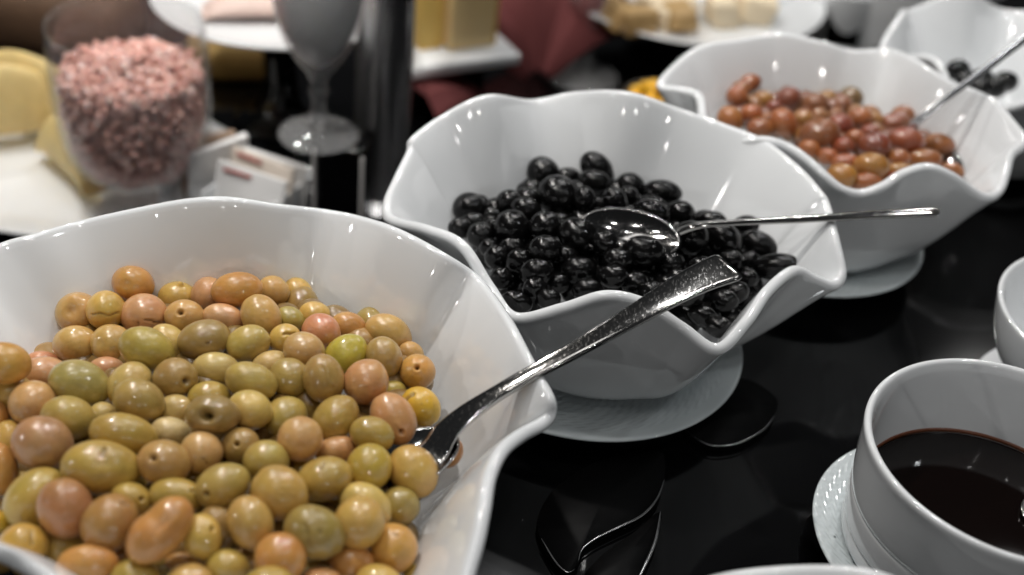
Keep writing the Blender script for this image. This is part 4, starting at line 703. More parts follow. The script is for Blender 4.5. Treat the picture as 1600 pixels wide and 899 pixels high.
(1, '', (21.1, 513.8, 63.5), (-0.762, -0.382, 0.252, -0.458), (9.37, 6.9, 6.9), (0.0026, 0.0025, 0.0025), []),
(1, 'half buried black olive below the big black olive before the spoon', (32.4, 510.7, 64.1), (0.758, 0.374, -0.264, 0.465), (8.2, 6.85, 6.85), (0.0026, 0.0025, 0.0025), []),
(1, '', (46.0, 515.3, 65.7), (0.628, 0.296, -0.353, 0.627), (8.91, 7.46, 7.46), (0.0026, 0.0025, 0.0025), []),
(1, 'half buried black olive below and left of the wide black olive under the spoon tip', (54.1, 512.0, 65.2), (0.884, 0.449, -0.095, 0.092), (9.06, 6.77, 6.77), (0.0026, 0.0025, 0.0025), []),
(1, 'half buried black olive below the wide black olive under the spoon tip', (69.3, 515.6, 65.3), (0.704, 0.401, 0.229, -0.539), (8.95, 7.19, 7.19), (0.0026, 0.0025, 0.0025), []),
(1, '', (77.2, 521.8, 65.7), (0.687, 0.399, 0.237, -0.559), (9.28, 6.89, 6.89), (0.0026, 0.0025, 0.0025), []),
(1, '', (91.4, 522.3, 64.0), (0.691, 0.407, 0.224, -0.554), (9.4, 6.97, 6.97), (0.0026, 0.0025, 0.0025), []),
(1, '', (100.6, 529.1, 63.3), (0.749, 0.435, 0.17, -0.47), (9.44, 7.62, 7.62), (0.0026, 0.0025, 0.0025), []),
(1, '', (116.6, 531.7, 59.9), (-0.758, -0.444, -0.149, 0.454), (8.11, 6.99, 6.99), (0.0026, 0.0025, 0.0025), []),
(1, 'half buried black olive below and left of the longest black olive', (126.8, 542.1, 57.9), (0.752, 0.448, 0.148, -0.46), (9.88, 6.97, 6.97), (0.0026, 0.0025, 0.0025), []),
(1, 'half buried black olive below and right of the black olive in the front left corner', (5.5, 499.5, 57.7), (0.867, 0.434, -0.114, 0.218), (8.0, 7.19, 7.19), (0.0026, 0.0025, 0.0025), []),
(1, 'half buried black olive right of the black olive in the front left corner', (15.5, 501.0, 59.8), (0.73, 0.36, -0.271, 0.514), (8.78, 7.23, 7.23), (0.0026, 0.0025, 0.0025), []),
(1, 'half buried black olive below and right of the wide black olive under the spoon tip', (84.0, 507.2, 62.1), (-0.829, -0.447, -0.094, 0.323), (8.69, 7.25, 7.25), (0.0026, 0.0025, 0.0025), []),
(1, 'half buried black olive above the black olive under the broad handle', (97.0, 515.3, 61.8), (0.636, 0.265, -0.377, 0.618), (8.35, 7.25, 7.25), (0.0026, 0.0025, 0.0025), []),
(1, '', (109.1, 517.3, 59.6), (0.812, 0.375, -0.269, 0.357), (8.31, 6.93, 6.93), (0.0026, 0.0025, 0.0025), []),
(1, 'half buried black olive above and right of the black olive under the broad handle', (122.9, 526.9, 57.5), (-0.877, -0.435, 0.166, -0.12), (8.51, 7.5, 7.5), (0.0026, 0.0025, 0.0025), []),
(1, 'half buried black olive left of the black olive under the broad handle', (90.2, 500.1, 59.5), (0.851, 0.45, 0.056, -0.266), (9.28, 7.08, 7.08), (0.0026, 0.0025, 0.0025), []),
(1, '', (103.1, 505.5, 58.5), (0.73, 0.418, 0.181, -0.51), (8.54, 6.78, 6.78), (0.0026, 0.0025, 0.0025), []),
(1, 'half buried black olive right of the black olive under the broad handle', (113.3, 507.7, 56.7), (-0.881, -0.428, 0.16, -0.123), (8.68, 7.22, 7.22), (0.0026, 0.0025, 0.0025), []),
(2, 'small brown olive above and left of the ochre olive at the back left', (142.8, 748.7, 76.3), (0.835, 0.51, -0.171, 0.114), (7.52, 6.01, 6.01), (0.267, 0.093, 0.026), []),
(2, 'orange red olive above the tan olive at the far left', (133.2, 730.9, 73.7), (0.846, 0.524, -0.099, 0.005), (7.4, 6.9, 6.9), (0.31, 0.098, 0.028), []),
(2, 'ochre olive in the back left cluster of the red heap', (150.7, 734.0, 72.9), (-0.846, -0.523, 0.107, 0.0), (6.93, 5.94, 5.94), (0.326, 0.144, 0.028), []),
(2, 'dark red olive at the back of the red olive heap', (167.1, 735.2, 74.4), (-0.816, -0.473, 0.25, -0.219), (8.91, 7.42, 7.42), (0.191, 0.05, 0.021), []),
(2, 'red brown olive right of the dark red olive at the back', (182.6, 722.3, 78.8), (0.844, 0.521, -0.125, -0.011), (8.77, 7.79, 7.79), (0.211, 0.072, 0.025), []),
(2, 'orange tan olive at the far left end of the red heap', (125.2, 696.3, 74.5), (-0.744, -0.497, -0.17, 0.414), (9.04, 8.08, 8.08), (0.331, 0.125, 0.034), []),
(2, 'small orange red olive below and left of the ochre olive at the back left', (139.2, 704.5, 76.0), (0.849, 0.518, -0.104, 0.003), (7.19, 6.23, 6.23), (0.31, 0.098, 0.028), []),
(2, 'brown olive below the ochre olive at the back left', (142.4, 682.3, 77.9), (0.852, 0.513, -0.108, 0.001), (8.41, 6.54, 6.54), (0.267, 0.093, 0.026), []),
(2, 'orange red olive below the dark red olive at the back', (156.9, 688.5, 80.9), (-0.77, -0.516, -0.111, 0.358), (9.86, 8.45, 8.45), (0.31, 0.098, 0.028), []),
(2, 'small tan olive above and left of the biggest red brown olive', (170.6, 696.9, 80.4), (0.848, 0.516, -0.121, -0.008), (6.63, 6.16, 6.16), (0.342, 0.161, 0.047), []),
(2, 'biggest red brown olive in the middle of the red heap', (176.7, 671.4, 84.1), (0.848, 0.497, -0.173, 0.066), (12.41, 10.11, 10.11), (0.211, 0.072, 0.025), []),
(2, 'red olive above and right of the biggest red brown olive', (193.3, 691.2, 82.3), (0.847, 0.514, -0.134, -0.015), (7.99, 7.52, 7.52), (0.24, 0.059, 0.024), []),
(2, 'only greenish olive, at the back of the red olive heap', (212.5, 754.9, 70.5), (-0.841, -0.523, 0.135, 0.018), (8.61, 8.1, 8.1), (0.155, 0.088, 0.021), []),
(2, 'small red brown olive below and left of the greenish olive at the back', (203.4, 735.8, 74.4), (-0.843, -0.521, 0.133, 0.016), (6.93, 6.93, 6.93), (0.211, 0.072, 0.025), []),
(2, 'orange red olive below and right of the greenish olive at the back', (209.1, 709.4, 79.6), (0.845, 0.516, -0.14, -0.019), (8.16, 6.72, 6.72), (0.31, 0.098, 0.028), []),
(2, 'small tan olive left of the brown olive beside the slim handle', (219.8, 714.0, 76.7), (0.845, 0.515, -0.144, -0.022), (6.29, 5.8, 5.8), (0.342, 0.161, 0.047), []),
(2, 'small pinkish red olive above the dark maroon olive', (212.3, 689.7, 79.6), (0.847, 0.511, -0.144, -0.02), (6.59, 5.65, 5.65), (0.244, 0.067, 0.03), []),
(2, 'brown olive left of where the slim dark handle enters the heap', (233.9, 714.8, 74.3), (0.835, 0.477, -0.242, 0.129), (11.15, 8.73, 8.73), (0.211, 0.072, 0.025), []),
(2, 'brown olive above and right of the brown olive beside the slim handle', (242.6, 730.0, 74.8), (0.842, 0.517, -0.153, -0.027), (7.88, 6.4, 6.4), (0.267, 0.093, 0.026), []),
(2, 'bright red oval olive with a white glint, below the handle', (234.0, 684.5, 79.3), (0.841, 0.52, -0.109, -0.103), (12.17, 9.36, 9.36), (0.24, 0.059, 0.024), []),
(2, 'dark maroon round olive in the front half of the red heap', (209.1, 664.0, 84.0), (-0.85, -0.506, 0.146, 0.021), (10.03, 8.66, 8.66), (0.191, 0.05, 0.021), []),
(2, 'brown olive with a hole in its right end, farthest right but one', (259.8, 699.2, 71.2), (0.846, 0.506, -0.166, -0.033), (11.0, 8.13, 8.13), (0.267, 0.093, 0.026), []),
(2, 'brown olive below and left of the brown olive with a hole', (243.0, 668.0, 76.6), (0.85, 0.501, -0.163, -0.03), (10.6, 6.91, 6.91), (0.267, 0.093, 0.026), []),
(2, 'small orange red olive below the bright red oval olive', (224.3, 658.6, 80.5), (0.851, 0.502, -0.155, -0.025), (6.82, 5.91, 5.91), (0.31, 0.098, 0.028), []),
(2, 'wrinkled ochre olive close to the wavy front rim', (202.6, 637.4, 83.7), (0.854, 0.499, -0.146, -0.019), (11.07, 8.86, 8.86), (0.326, 0.144, 0.028), []),
(2, 'ochre olive right of the wrinkled ochre olive', (222.8, 647.0, 78.1), (-0.853, -0.497, 0.155, 0.024), (8.09, 5.4, 5.4), (0.326, 0.144, 0.028), []),
(2, 'orange red olive above the smooth ochre olive at the rim dip', (190.1, 646.5, 79.9), (0.855, 0.5, -0.138, -0.015), (8.98, 5.83, 5.83), (0.31, 0.098, 0.028), []),
(2, 'smooth ochre olive at the dip of the front rim', (184.0, 625.4, 82.2), (-0.857, -0.496, 0.137, 0.014), (9.19, 7.44, 7.44), (0.326, 0.144, 0.028), []),
(2, 'brown olive below the wrinkled ochre olive', (199.3, 625.4, 79.9), (0.857, 0.493, -0.146, -0.018), (9.64, 6.14, 6.14), (0.267, 0.093, 0.026), []),
(2, 'red olive below and right of the wrinkled ochre olive', (215.4, 634.3, 78.0), (0.83, 0.434, -0.281, 0.21), (7.98, 5.32, 5.32), (0.24, 0.059, 0.024), []),
(2, 'small orange red olive left of the dark maroon olive', (200.4, 676.5, 81.2), (0.849, 0.509, -0.139, -0.017), (6.49, 6.02, 6.02), (0.31, 0.098, 0.028), []),
(2, 'small red olive below and right of the biggest red brown olive', (191.0, 662.9, 81.8), (-0.852, -0.506, 0.136, 0.015), (6.84, 5.93, 5.93), (0.24, 0.059, 0.024), []),
(2, 'brown olive at the far right, half hidden by the rim', (263.5, 670.6, 70.0), (0.83, 0.52, -0.08, -0.187), (7.43, 5.11, 5.11), (0.267, 0.093, 0.026), []),
(2, 'small orange red olive below the biggest red brown olive', (180.6, 653.7, 78.9), (-0.854, -0.503, 0.132, 0.012), (6.34, 5.43, 5.43), (0.31, 0.098, 0.028), []),
(2, 'small tan olive left of the biggest red brown olive', (170.3, 681.9, 76.6), (0.851, 0.51, -0.123, -0.008), (5.61, 5.61, 5.61), (0.342, 0.161, 0.047), []),
(2, 'small dark red olive below and right of the ochre olive at the back left', (156.4, 720.1, 74.7), (0.847, 0.52, -0.111, -0.002), (5.85, 4.87, 4.87), (0.191, 0.05, 0.021), []),
(2, 'small brown olive below the ochre olive at the back left', (149.6, 698.4, 76.5), (-0.85, -0.516, 0.11, 0.001), (5.71, 4.76, 4.76), (0.267, 0.093, 0.026), []),
(2, 'small ochre olive below and right of the dark maroon olive', (218.7, 665.9, 76.0), (0.851, 0.502, -0.15, -0.022), (5.52, 4.6, 4.6), (0.326, 0.144, 0.028), []),
(2, 'small brown olive above the tan olive at the far left', (136.3, 740.8, 75.2), (-0.844, -0.526, 0.1, -0.004), (6.47, 5.47, 5.47), (0.267, 0.093, 0.026), []),
(2, 'small red brown olive above and right of the biggest red brown olive', (194.9, 727.0, 75.6), (-0.844, -0.52, 0.13, 0.014), (7.36, 6.38, 6.38), (0.211, 0.072, 0.025), []),
(2, 'small orange red olive below and left of the biggest red brown olive', (170.2, 659.5, 80.1), (0.839, 0.52, -0.034, -0.158), (7.28, 5.46, 5.46), (0.31, 0.098, 0.028), []),
(2, '', (147.9, 765.4, 61.3), (0.808, 0.473, -0.251, 0.247), (9.49, 6.92, 6.92), (0.253, 0.114, 0.042), []),
(2, 'half buried brown olive above the ochre olive at the back left', (155.6, 760.0, 63.8), (0.653, 0.474, 0.249, -0.535), (8.5, 7.62, 7.62), (0.253, 0.114, 0.042), []),
(2, '', (170.6, 758.5, 65.7), (-0.711, -0.504, -0.183, 0.454), (7.88, 6.87, 6.87), (0.307, 0.16, 0.05), []),
(2, 'half buried brown olive below and left of the ochre olive at the back left', (146.6, 732.3, 67.9), (0.779, 0.52, 0.108, -0.333), (8.11, 6.63, 6.63), (0.279, 0.127, 0.044), []),
(2, '', (161.7, 741.8, 68.4), (-0.818, -0.475, 0.243, -0.216), (9.12, 6.96, 6.96), (0.279, 0.127, 0.044), []),
(2, 'half buried brown olive below and right of the dark red olive at the back', (171.5, 737.2, 70.0), (-0.632, -0.309, 0.436, -0.561), (8.78, 6.99, 6.99), (0.253, 0.114, 0.042), []),
(2, '', (182.7, 742.3, 69.7), (-0.765, -0.525, -0.104, 0.357), (8.92, 7.3, 7.3), (0.307, 0.16, 0.05), []),
(2, 'half buried brown olive left of the greenish olive at the back', (195.6, 749.7, 68.4), (-0.77, -0.419, 0.336, -0.344), (8.52, 6.87, 6.87), (0.307, 0.16, 0.05), []),
(2, '', (206.8, 753.0, 67.2), (-0.806, -0.538, -0.016, 0.247), (9.4, 7.23, 7.23), (0.279, 0.127, 0.044), []),
(2, 'half buried brown olive below and right of the greenish olive at the back', (223.8, 765.0, 62.7), (-0.84, -0.527, 0.113, 0.061), (8.21, 7.51, 7.51), (0.307, 0.16, 0.05), []),
(2, '', (131.9, 715.4, 66.9), (0.847, 0.506, -0.143, 0.079), (8.01, 7.1, 7.1), (0.307, 0.16, 0.05), []),
(2, '', (138.7, 715.4, 68.3), (0.795, 0.519, 0.089, -0.301), (7.87, 6.86, 6.86), (0.307, 0.16, 0.05), []),
(2, '', (150.8, 710.0, 70.7), (0.755, 0.509, 0.139, -0.389), (8.29, 6.34, 6.34), (0.279, 0.127, 0.044), []),
(2, '', (161.1, 711.1, 72.0), (0.651, 0.321, -0.42, 0.544), (7.89, 6.35, 6.35), (0.279, 0.127, 0.044), []),
(2, '', (175.1, 714.0, 73.0), (-0.836, -0.488, 0.208, -0.137), (7.68, 6.56, 6.56), (0.253, 0.114, 0.042), []),
(2, 'half buried brown olive above the biggest red brown olive', (185.4, 713.7, 73.4), (-0.67, -0.488, -0.209, 0.519), (7.82, 6.98, 6.98), (0.279, 0.127, 0.044), []),
(2, 'half buried brown olive above and right of the biggest red brown olive', (195.4, 716.7, 73.2), (-0.719, -0.363, 0.39, -0.447), (7.79, 6.36, 6.36), (0.253, 0.114, 0.042), []),
(2, 'half buried brown olive below the greenish olive at the back', (212.1, 730.6, 70.9), (0.823, 0.534, -0.03, -0.189), (8.04, 7.35, 7.35), (0.279, 0.127, 0.044), []),
(2, 'half buried brown olive left of the brown olive beside the slim handle', (221.5, 733.7, 69.6), (0.844, 0.519, -0.133, -0.035), (8.59, 7.19, 7.19), (0.279, 0.127, 0.044), []),
(2, 'half buried brown olive above and left of the brown olive beside the slim handle', (240.4, 751.5, 63.5), (-0.836, -0.529, 0.095, 0.111), (8.66, 6.89, 6.89), (0.307, 0.16, 0.05), []),
(2, '', (255.6, 757.9, 58.9), (0.843, 0.514, -0.16, -0.02), (8.92, 6.82, 6.82), (0.307, 0.16, 0.05), []),
(2, 'half buried brown olive below the ochre olive at the back left', (144.9, 694.9, 70.2), (0.68, 0.474, 0.223, -0.513), (8.57, 6.84, 6.84), (0.307, 0.16, 0.05), []),
(2, '', (154.0, 696.4, 71.6), (0.841, 0.524, -0.034, -0.13), (7.42, 6.32, 6.32), (0.307, 0.16, 0.05), []),
(2, 'half buried brown olive left of the biggest red brown olive', (164.6, 692.3, 72.8), (-0.821, -0.461, 0.252, -0.224), (7.52, 6.24, 6.24), (0.253, 0.114, 0.042), []),
(2, '', (200.0, 698.5, 74.0), (0.833, 0.527, -0.048, -0.159), (7.46, 6.38, 6.38), (0.307, 0.16, 0.05), []),
(2, '', (213.1, 707.3, 73.0), (-0.714, -0.512, -0.144, 0.455), (7.57, 6.85, 6.85), (0.307, 0.16, 0.05), []),
(2, 'half buried brown olive above the dark maroon olive', (220.7, 705.7, 72.3), (0.791, 0.53, 0.034, -0.304), (8.53, 6.35, 6.35), (0.253, 0.114, 0.042), []),
(2, 'half buried brown olive above and right of the bright red oval olive', (256.1, 737.0, 63.0), (-0.834, -0.473, 0.252, -0.13), (7.97, 6.95, 6.95), (0.279, 0.127, 0.044), []),
(2, '', (171.4, 683.0, 73.1), (-0.635, -0.293, 0.433, -0.568), (8.31, 6.8, 6.8), (0.307, 0.16, 0.05), []),
(2, '', (191.3, 681.3, 73.8), (-0.811, -0.438, 0.289, -0.259), (8.25, 6.65, 6.65), (0.279, 0.127, 0.044), []),
(2, '', (228.1, 699.8, 71.6), (0.837, 0.471, -0.244, 0.137), (8.66, 6.87, 6.87), (0.279, 0.127, 0.044), []),
(2, '', (253.9, 713.5, 66.3), (0.838, 0.522, -0.107, -0.117), (8.32, 7.17, 7.17), (0.307, 0.16, 0.05), []),
(2, 'half buried brown olive below the biggest red brown olive', (174.9, 668.9, 72.3), (-0.806, -0.518, -0.042, 0.282), (7.53, 6.39, 6.39), (0.307, 0.16, 0.05), []),
(2, '', (207.8, 674.7, 72.9), (-0.64, -0.478, -0.214, 0.562), (8.55, 6.82, 6.82), (0.307, 0.16, 0.05), []),
(2, '', (230.3, 680.1, 71.0), (-0.786, -0.396, 0.346, -0.325), (7.4, 6.74, 6.74), (0.307, 0.16, 0.05), []),
(2, 'half buried brown olive below and right of the brown olive with a hole', (270.3, 710.2, 62.3), (0.633, 0.497, 0.189, -0.563), (8.2, 7.18, 7.18), (0.307, 0.16, 0.05), []),
(2, 'half buried brown olive below the bright red oval olive', (235.2, 669.3, 69.5), (0.65, 0.488, 0.187, -0.551), (8.26, 6.89, 6.89), (0.307, 0.16, 0.05), []),
]

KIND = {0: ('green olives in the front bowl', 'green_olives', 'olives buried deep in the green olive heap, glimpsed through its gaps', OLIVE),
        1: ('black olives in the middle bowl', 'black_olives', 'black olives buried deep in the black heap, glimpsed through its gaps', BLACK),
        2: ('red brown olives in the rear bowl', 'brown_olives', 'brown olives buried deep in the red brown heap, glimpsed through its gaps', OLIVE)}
deep = {0: ([], [], []), 1: ([], [], []), 2: ([], [], [])}
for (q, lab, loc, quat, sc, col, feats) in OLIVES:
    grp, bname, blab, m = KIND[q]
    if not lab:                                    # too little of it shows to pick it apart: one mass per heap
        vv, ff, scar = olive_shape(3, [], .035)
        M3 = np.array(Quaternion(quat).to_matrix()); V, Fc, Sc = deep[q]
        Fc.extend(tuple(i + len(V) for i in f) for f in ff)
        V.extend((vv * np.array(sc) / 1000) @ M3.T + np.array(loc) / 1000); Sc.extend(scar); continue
    lvl = (5 if feats else 4) if q == 0 else (4 if q == 1 else 3)
    if not feats and nrng.rand() < (.45, .4, .5)[q]:       # soft dents and puckers of their own
        a_, k_ = nrng.uniform(0, 6.28), nrng.uniform(.2, .75)
        feats = [('dent', k_ * math.cos(a_), k_ * math.sin(a_), nrng.uniform(.18, .42), nrng.uniform(.03, .09))]
        if nrng.rand() < .35: feats.append(('wrinkle', .5 * math.cos(a_ + 2), .5 * math.sin(a_ + 2)))
    vv, ff, scar = olive_shape(lvl, feats, (.042, .045, .05)[q])
    o = mesh('olive', vv * np.array(sc) / 1000, ff, m)
    at_ = o.data.attributes.new('scar', 'FLOAT', 'POINT'); at_.data.foreach_set('value', scar.astype(np.float32))
    o.location = [x / 1000 for x in loc]; o.rotation_mode = 'QUATERNION'; o.rotation_quaternion = quat
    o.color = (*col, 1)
    tag(o, lab, 'olive', grp)
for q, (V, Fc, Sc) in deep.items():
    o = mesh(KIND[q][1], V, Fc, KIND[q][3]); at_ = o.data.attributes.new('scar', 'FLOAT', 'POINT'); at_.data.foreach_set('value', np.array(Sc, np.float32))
    o.color = ((.22, .135, .04, 1), (.004, .0038, .0038, 1), (.17, .06, .025, 1))[q]  # buried green and brown olives darkened: shade of the gaps in their colour
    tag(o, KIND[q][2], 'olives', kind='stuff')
for (u, v_, lab) in [(1497,110,'black olive at the left of the loose few behind the slim handle'),(1510,126,'black olive touching the slim handle, in the bowl behind the red brown ones'),(1534,124,'black olive right of the slim handle, uppermost of the loose few'),(1552,136,'black olive right of the slim handle, lower right of the loose few'),(1530,138,'black olive just right of the slim handle, lowest of the loose few'),(1572,128,'black olive farthest right of the loose few by the picture edge')]:
    vv, ff, scar = olive_shape(3, []); o = mesh('olive', vv * np.array((.0095, .008, .008)), ff, BLACK); o.location = at(u, v_, .062)
    o.rotation_euler = (0, 0, rng.uniform(0, 3)); o.color = (.004, .004, .004, 1); tag(o, lab, 'olive', 'loose black olives far right')

# ------------------------------------------------------------------ spoons
def bar(name, pts, wid, thk, up, m, parent=None, n=60, rnd=.35):
    """flat bar along pts; wid/thk per point; up = direction of the broad face"""
    P = catmull(pts, n, False); Wd = np.interp(np.linspace(0, 1, n), np.linspace(0, 1, len(wid)), wid); Tk = np.interp(np.linspace(0, 1, n), np.linspace(0, 1, len(thk)), thk)
    T = np.gradient(P, axis=0); T /= np.linalg.norm(T, axis=1, keepdims=True)
    up = np.array(up, float); v = []; k = 20
    for i in range(n):
        s = np.cross(up, T[i]); s /= np.linalg.norm(s); u = np.cross(T[i], s)
        e = min(1, min(i, n - 1 - i) / 2.0); e = .55 + .45 * math.sqrt(e); ew = 1 if i < n - 2 else (.97 if i == n - 2 else .88)
        for j in range(k):
            a = 2 * math.pi * j / k; c_, s_ = math.cos(a), math.sin(a)
            cx = math.copysign(abs(c_) ** rnd, c_); sy = math.copysign(abs(s_) ** .7, s_)
            v.append(P[i] + s * cx * Wd[i] / 2 * ew + u * sy * Tk[i] / 2 * e)
    f = grid_faces(n, k, False, True); f.append(tuple(range(k))[::-1]); f.append(tuple((n - 1) * k + j for j in range(k)))
    return fix(mesh(name, v, f, m, parent))
def spoon_bowl(name, cen, ax, up, la, lb, dep, m, parent, th=.0012):
    ax = Vector(ax).normalized(); up = Vector(up); sd = up.cross(ax).normalized(); up = ax.cross(sd).normalized(); cen = Vector(cen)
    n, k = 96, 16; v = []
    for side in (0, 1):
        for i in range(n):
            a = 2 * math.pi * i / n
            for j in range(k):
                q = j / (k - 1)
                if side: q = 1 - q
                x = la * q * math.cos(a) * (1 + .06 * math.cos(a)); y = lb * q * math.sin(a)
                z = -dep * (1 - q * q) - (th if side else 0)
                v.append(cen + ax * x + sd * y + up * z)
    # join both skins ring by ring
    g = []
    for i in range(n): g += v[i * k:(i + 1) * k] + v[(n + i) * k:(n + i + 1) * k]
    o = mesh(name, g, grid_faces(n, 2 * k), m, parent)
    b = bmesh.new(); b.from_mesh(o.data); bmesh.ops.remove_doubles(b, verts=b.verts, dist=1e-6); bmesh.ops.recalc_face_normals(b, faces=b.faces); b.to_mesh(o.data); b.free()
    return o
t = empty('serving_spoon', (0, 0, 0)); tag(t, 'scratched steel spoon with a broad handle end, stuck in the green olives', 'spoon', 'steel serving spoons')
neck = at(688, 690, .080)
pts = [at(664, 716, .0765), at(680, 702, .078), at(697, 676, .083), at(730, 646, .089), at(800, 601, .098), at(900, 546, .108), at(1000, 488, .116), at(1080, 442, .121), at(1141, 416, .124)]
bar('handle', pts, [.016, .011, .0075, .0072, .0088, .0110, .0138, .0168, .0205], [.0016, .0022, .0034, .0036, .0032, .003, .0028, .0026, .0026], (-.35, -.25, 1), STEEL, t)
spoon_bowl('bowl', at(640, 716, .077), (at(690, 690, .08) - at(600, 735, .074)), (-.25, -.25, 1), .021, .0135, .006, STEEL2, t)
t = empty('serving_spoon', (0, 0, 0)); tag(t, 'small steel spoon with a flat straight handle, lying in the black olives', 'spoon', 'steel serving spoons')
pts = [at(1052, 366, .0865), at(1090, 353, .090), at(1150, 348, .094), at(1250, 343, .1), at(1360, 336, .107), at(1466, 331, .113)]
bar('handle', pts, [.005, .0035, .0035, .0042, .005, .0056], [.004, .003, .0034, .0038, .0042, .0048], (.0, .45, 1), STEEL2, t, rnd=.25)
spoon_bowl('bowl', at(978, 364, .0865), (at(1055, 374, .0865) - at(905, 350, .0865)), (.0, -.5, 1), .0275, .0150, .005, STEEL3, t)
t = empty('serving_spoon', (0, 0, 0)); tag(t, 'slim dark handled steel spoon leaning out of the red brown olives', 'spoon', 'steel serving spoons')
pts = [at(1432, 214, .075), at(1427, 198, .084), at(1470, 160, .1), at(1540, 108, .118), at(1610, 54, .136), at(1680, 2, .154)]
bar('handle', pts, [.007, .005, .0045, .005, .006, .0065], [.003, .003, .003, .003, .003, .003], (0, -1, .6), CHROME, t)
spoon_bowl('bowl', at(1456, 240, .071), (at(1490, 262, .069) - at(1420, 210, .074)), (.1, -.2, 1), .022, .016, .005, STEEL2, t)

# ------------------------------------------------------------------ dark sauce cup
cc = (.2285, .4055); CS = 1.27
p = [(0, .014), (.044, .014), (.0475, .0145), (.0485, .017), (.0485, .0235), (.0478, .0245), (.0492, .0255), (.0495, .040), (.0490, .0412), (.0498, .0425), (.0512, .070), (.0520, .0755), (.0512, .0772), (.0498, .0772), (.0488, .0755), (.0478, .070), (.0455, .020), (.043, .0175), (0, .0172)]
p = [(r * CS, z_) for r, z_ in p]
o = lathe('sauce_cup', smooth_prof(p, 2), PORC, None, (*cc, 0), 160); tag(o, 'white straight sided cup with stepped rings holding dark sauce', 'cup')
o = lathe('sauce', [(0, .0345), (.0585, .0345), (.0591, .0348), (.0592, .0342), (.0572, .021), (0, .021)], SAUCE, None, (*cc, 0), 128); tag(o, 'dark brown glossy sauce filling the lower half of the white cup', 'sauce')
lathe('sauce_edge', [(.0582, .0350), (.0592, .0350), (.0595, .0372), (.0585, .0372)], SAUCE_EDGE, o, (0, 0, 0), 96, True)
t = empty('ladle', (0, 0, 0)); tag(t, 'small steel ladle tip dipping into the dark sauce', 'ladle')
spoon_bowl('bowl', at(1646, 802, .0375), (1, .2, 0), (-.1, -.1, 1), .016, .012, .005, STEEL2, t)
bar('handle', [at(1655, 795, .038), at(1720, 740, .09), at(1790, 670, .15)], [.006, .005, .007], [.002, .002, .002], (0, -.3, 1), STEEL2, t)

# white cup and bowl at the right edge
def cup(name, cx, cy, rt, rbm, z0, z1, label, cat='cup', group='plain white cups', m=PORC):
    p = smooth_prof([(0, z0), (rbm * .9, z0), (rbm, z0 + .003), (rt * .93, z0 + (z1 - z0) * .6), (rt, z1 - .002), (rt * .99, z1), (rt - .004, z1 - .001), (rt * .93 - .005, z0 + (z1 - z0) * .6), (rbm - .006, z0 + .008), (0, z0 + .006)], 2)
    return tag(lathe(name, p, m, None, (cx, cy, 0), 96), label, cat, group)
cup('white_cup', .3225, .5245, .067, .042, .008, .072, 'white rounded cup cut by the picture edge above the sauce cup')
o = lathe('saucer', smooth_prof([(0, .003), (.04, .003), (.06, .008), (.062, .0095), (.06, .0105), (.04, .0065), (0, .006)], 2), PORC, None, (.3225, .5245, 0)); tag(o, 'plain white saucer under the rounded cup at the picture edge', 'saucer')

# ------------------------------------------------------------------ flat black shapes on the table, bright beads along parts of the outline
MATTE = simple('matte_black', (.0022, .0022, .0024), .55, 0, .12)
EDGE = simple('bright_line', (.55, .55, .55), .2, 1)
def black_shape(outl, label, edges):
    P = catmull([at(*q, .004) for q in outl], 140); c = P.mean(0); n = len(P); v = []
    for q in P: v += [tuple(c + (q - c) * k + np.array([0, 0, dz])) for k, dz in ((.99, -.0038), (1, -.003), (1, -.0006), (.994, 0), (0, 0))]
    o = mesh('black_shape', v, grid_faces(n, 5), MATTE)
    b = bmesh.new(); b.from_mesh(o.data); bmesh.ops.remove_doubles(b, verts=b.verts, dist=1e-6); bmesh.ops.recalc_face_normals(b, faces=b.faces); b.to_mesh(o.data); b.free()
    for e, w in edges:
        Q = catmull([at(*q, .0048) for q in e], 60, False); v = []; k = 8; T = np.gradient(Q, axis=0); T /= np.linalg.norm(T, axis=1, keepdims=True)
        for i, q in enumerate(Q):
            sd = np.array([T[i][1], -T[i][0], 0]); r_ = w * (.25 + .75 * math.sin(math.pi * i / 59))
            for j in range(k): v.append(q + sd * r_ * math.cos(2 * math.pi * j / k) + np.array([0, 0, r_ * .6 * math.sin(2 * math.pi * j / k)]))
        fix(mesh('bright_line', v, grid_faces(60, k, False, True), EDGE, o))
    return tag(o, label, 'mat', 'flat black shapes on the table')
SL = [(1038,750),(1026,780),(1002,806),(962,826),(930,842),(910,858),(904,876)]
black_shape([(1034,706),(985,708),(927,724),(868,762),(840,810),(848,850),(872,884),(890,896)] + SL[::-1], 'flat black wavy edged shape in front of the saucer of the black olives', [(SL, .0008), ([(846,842),(868,878),(886,894),(898,890)], .0005)])
A2 = [(1072,672),(1092,688),(1118,697),(1155,692),(1192,672),(1210,650)]
black_shape(A2 + [(1212,620),(1165,592),(1110,598),(1078,632)], 'round flat black shape half under the saucer of the black olives', [(A2, .0006)])
black_shape([(1032,800),(1024,845),(1003,893),(985,925),(935,940),(905,915),(940,868),(990,832)], 'curved flat black shape in front of the wavy edged one', [([(1032,800),(1024,845),(1003,893),(985,925)], .0009)])

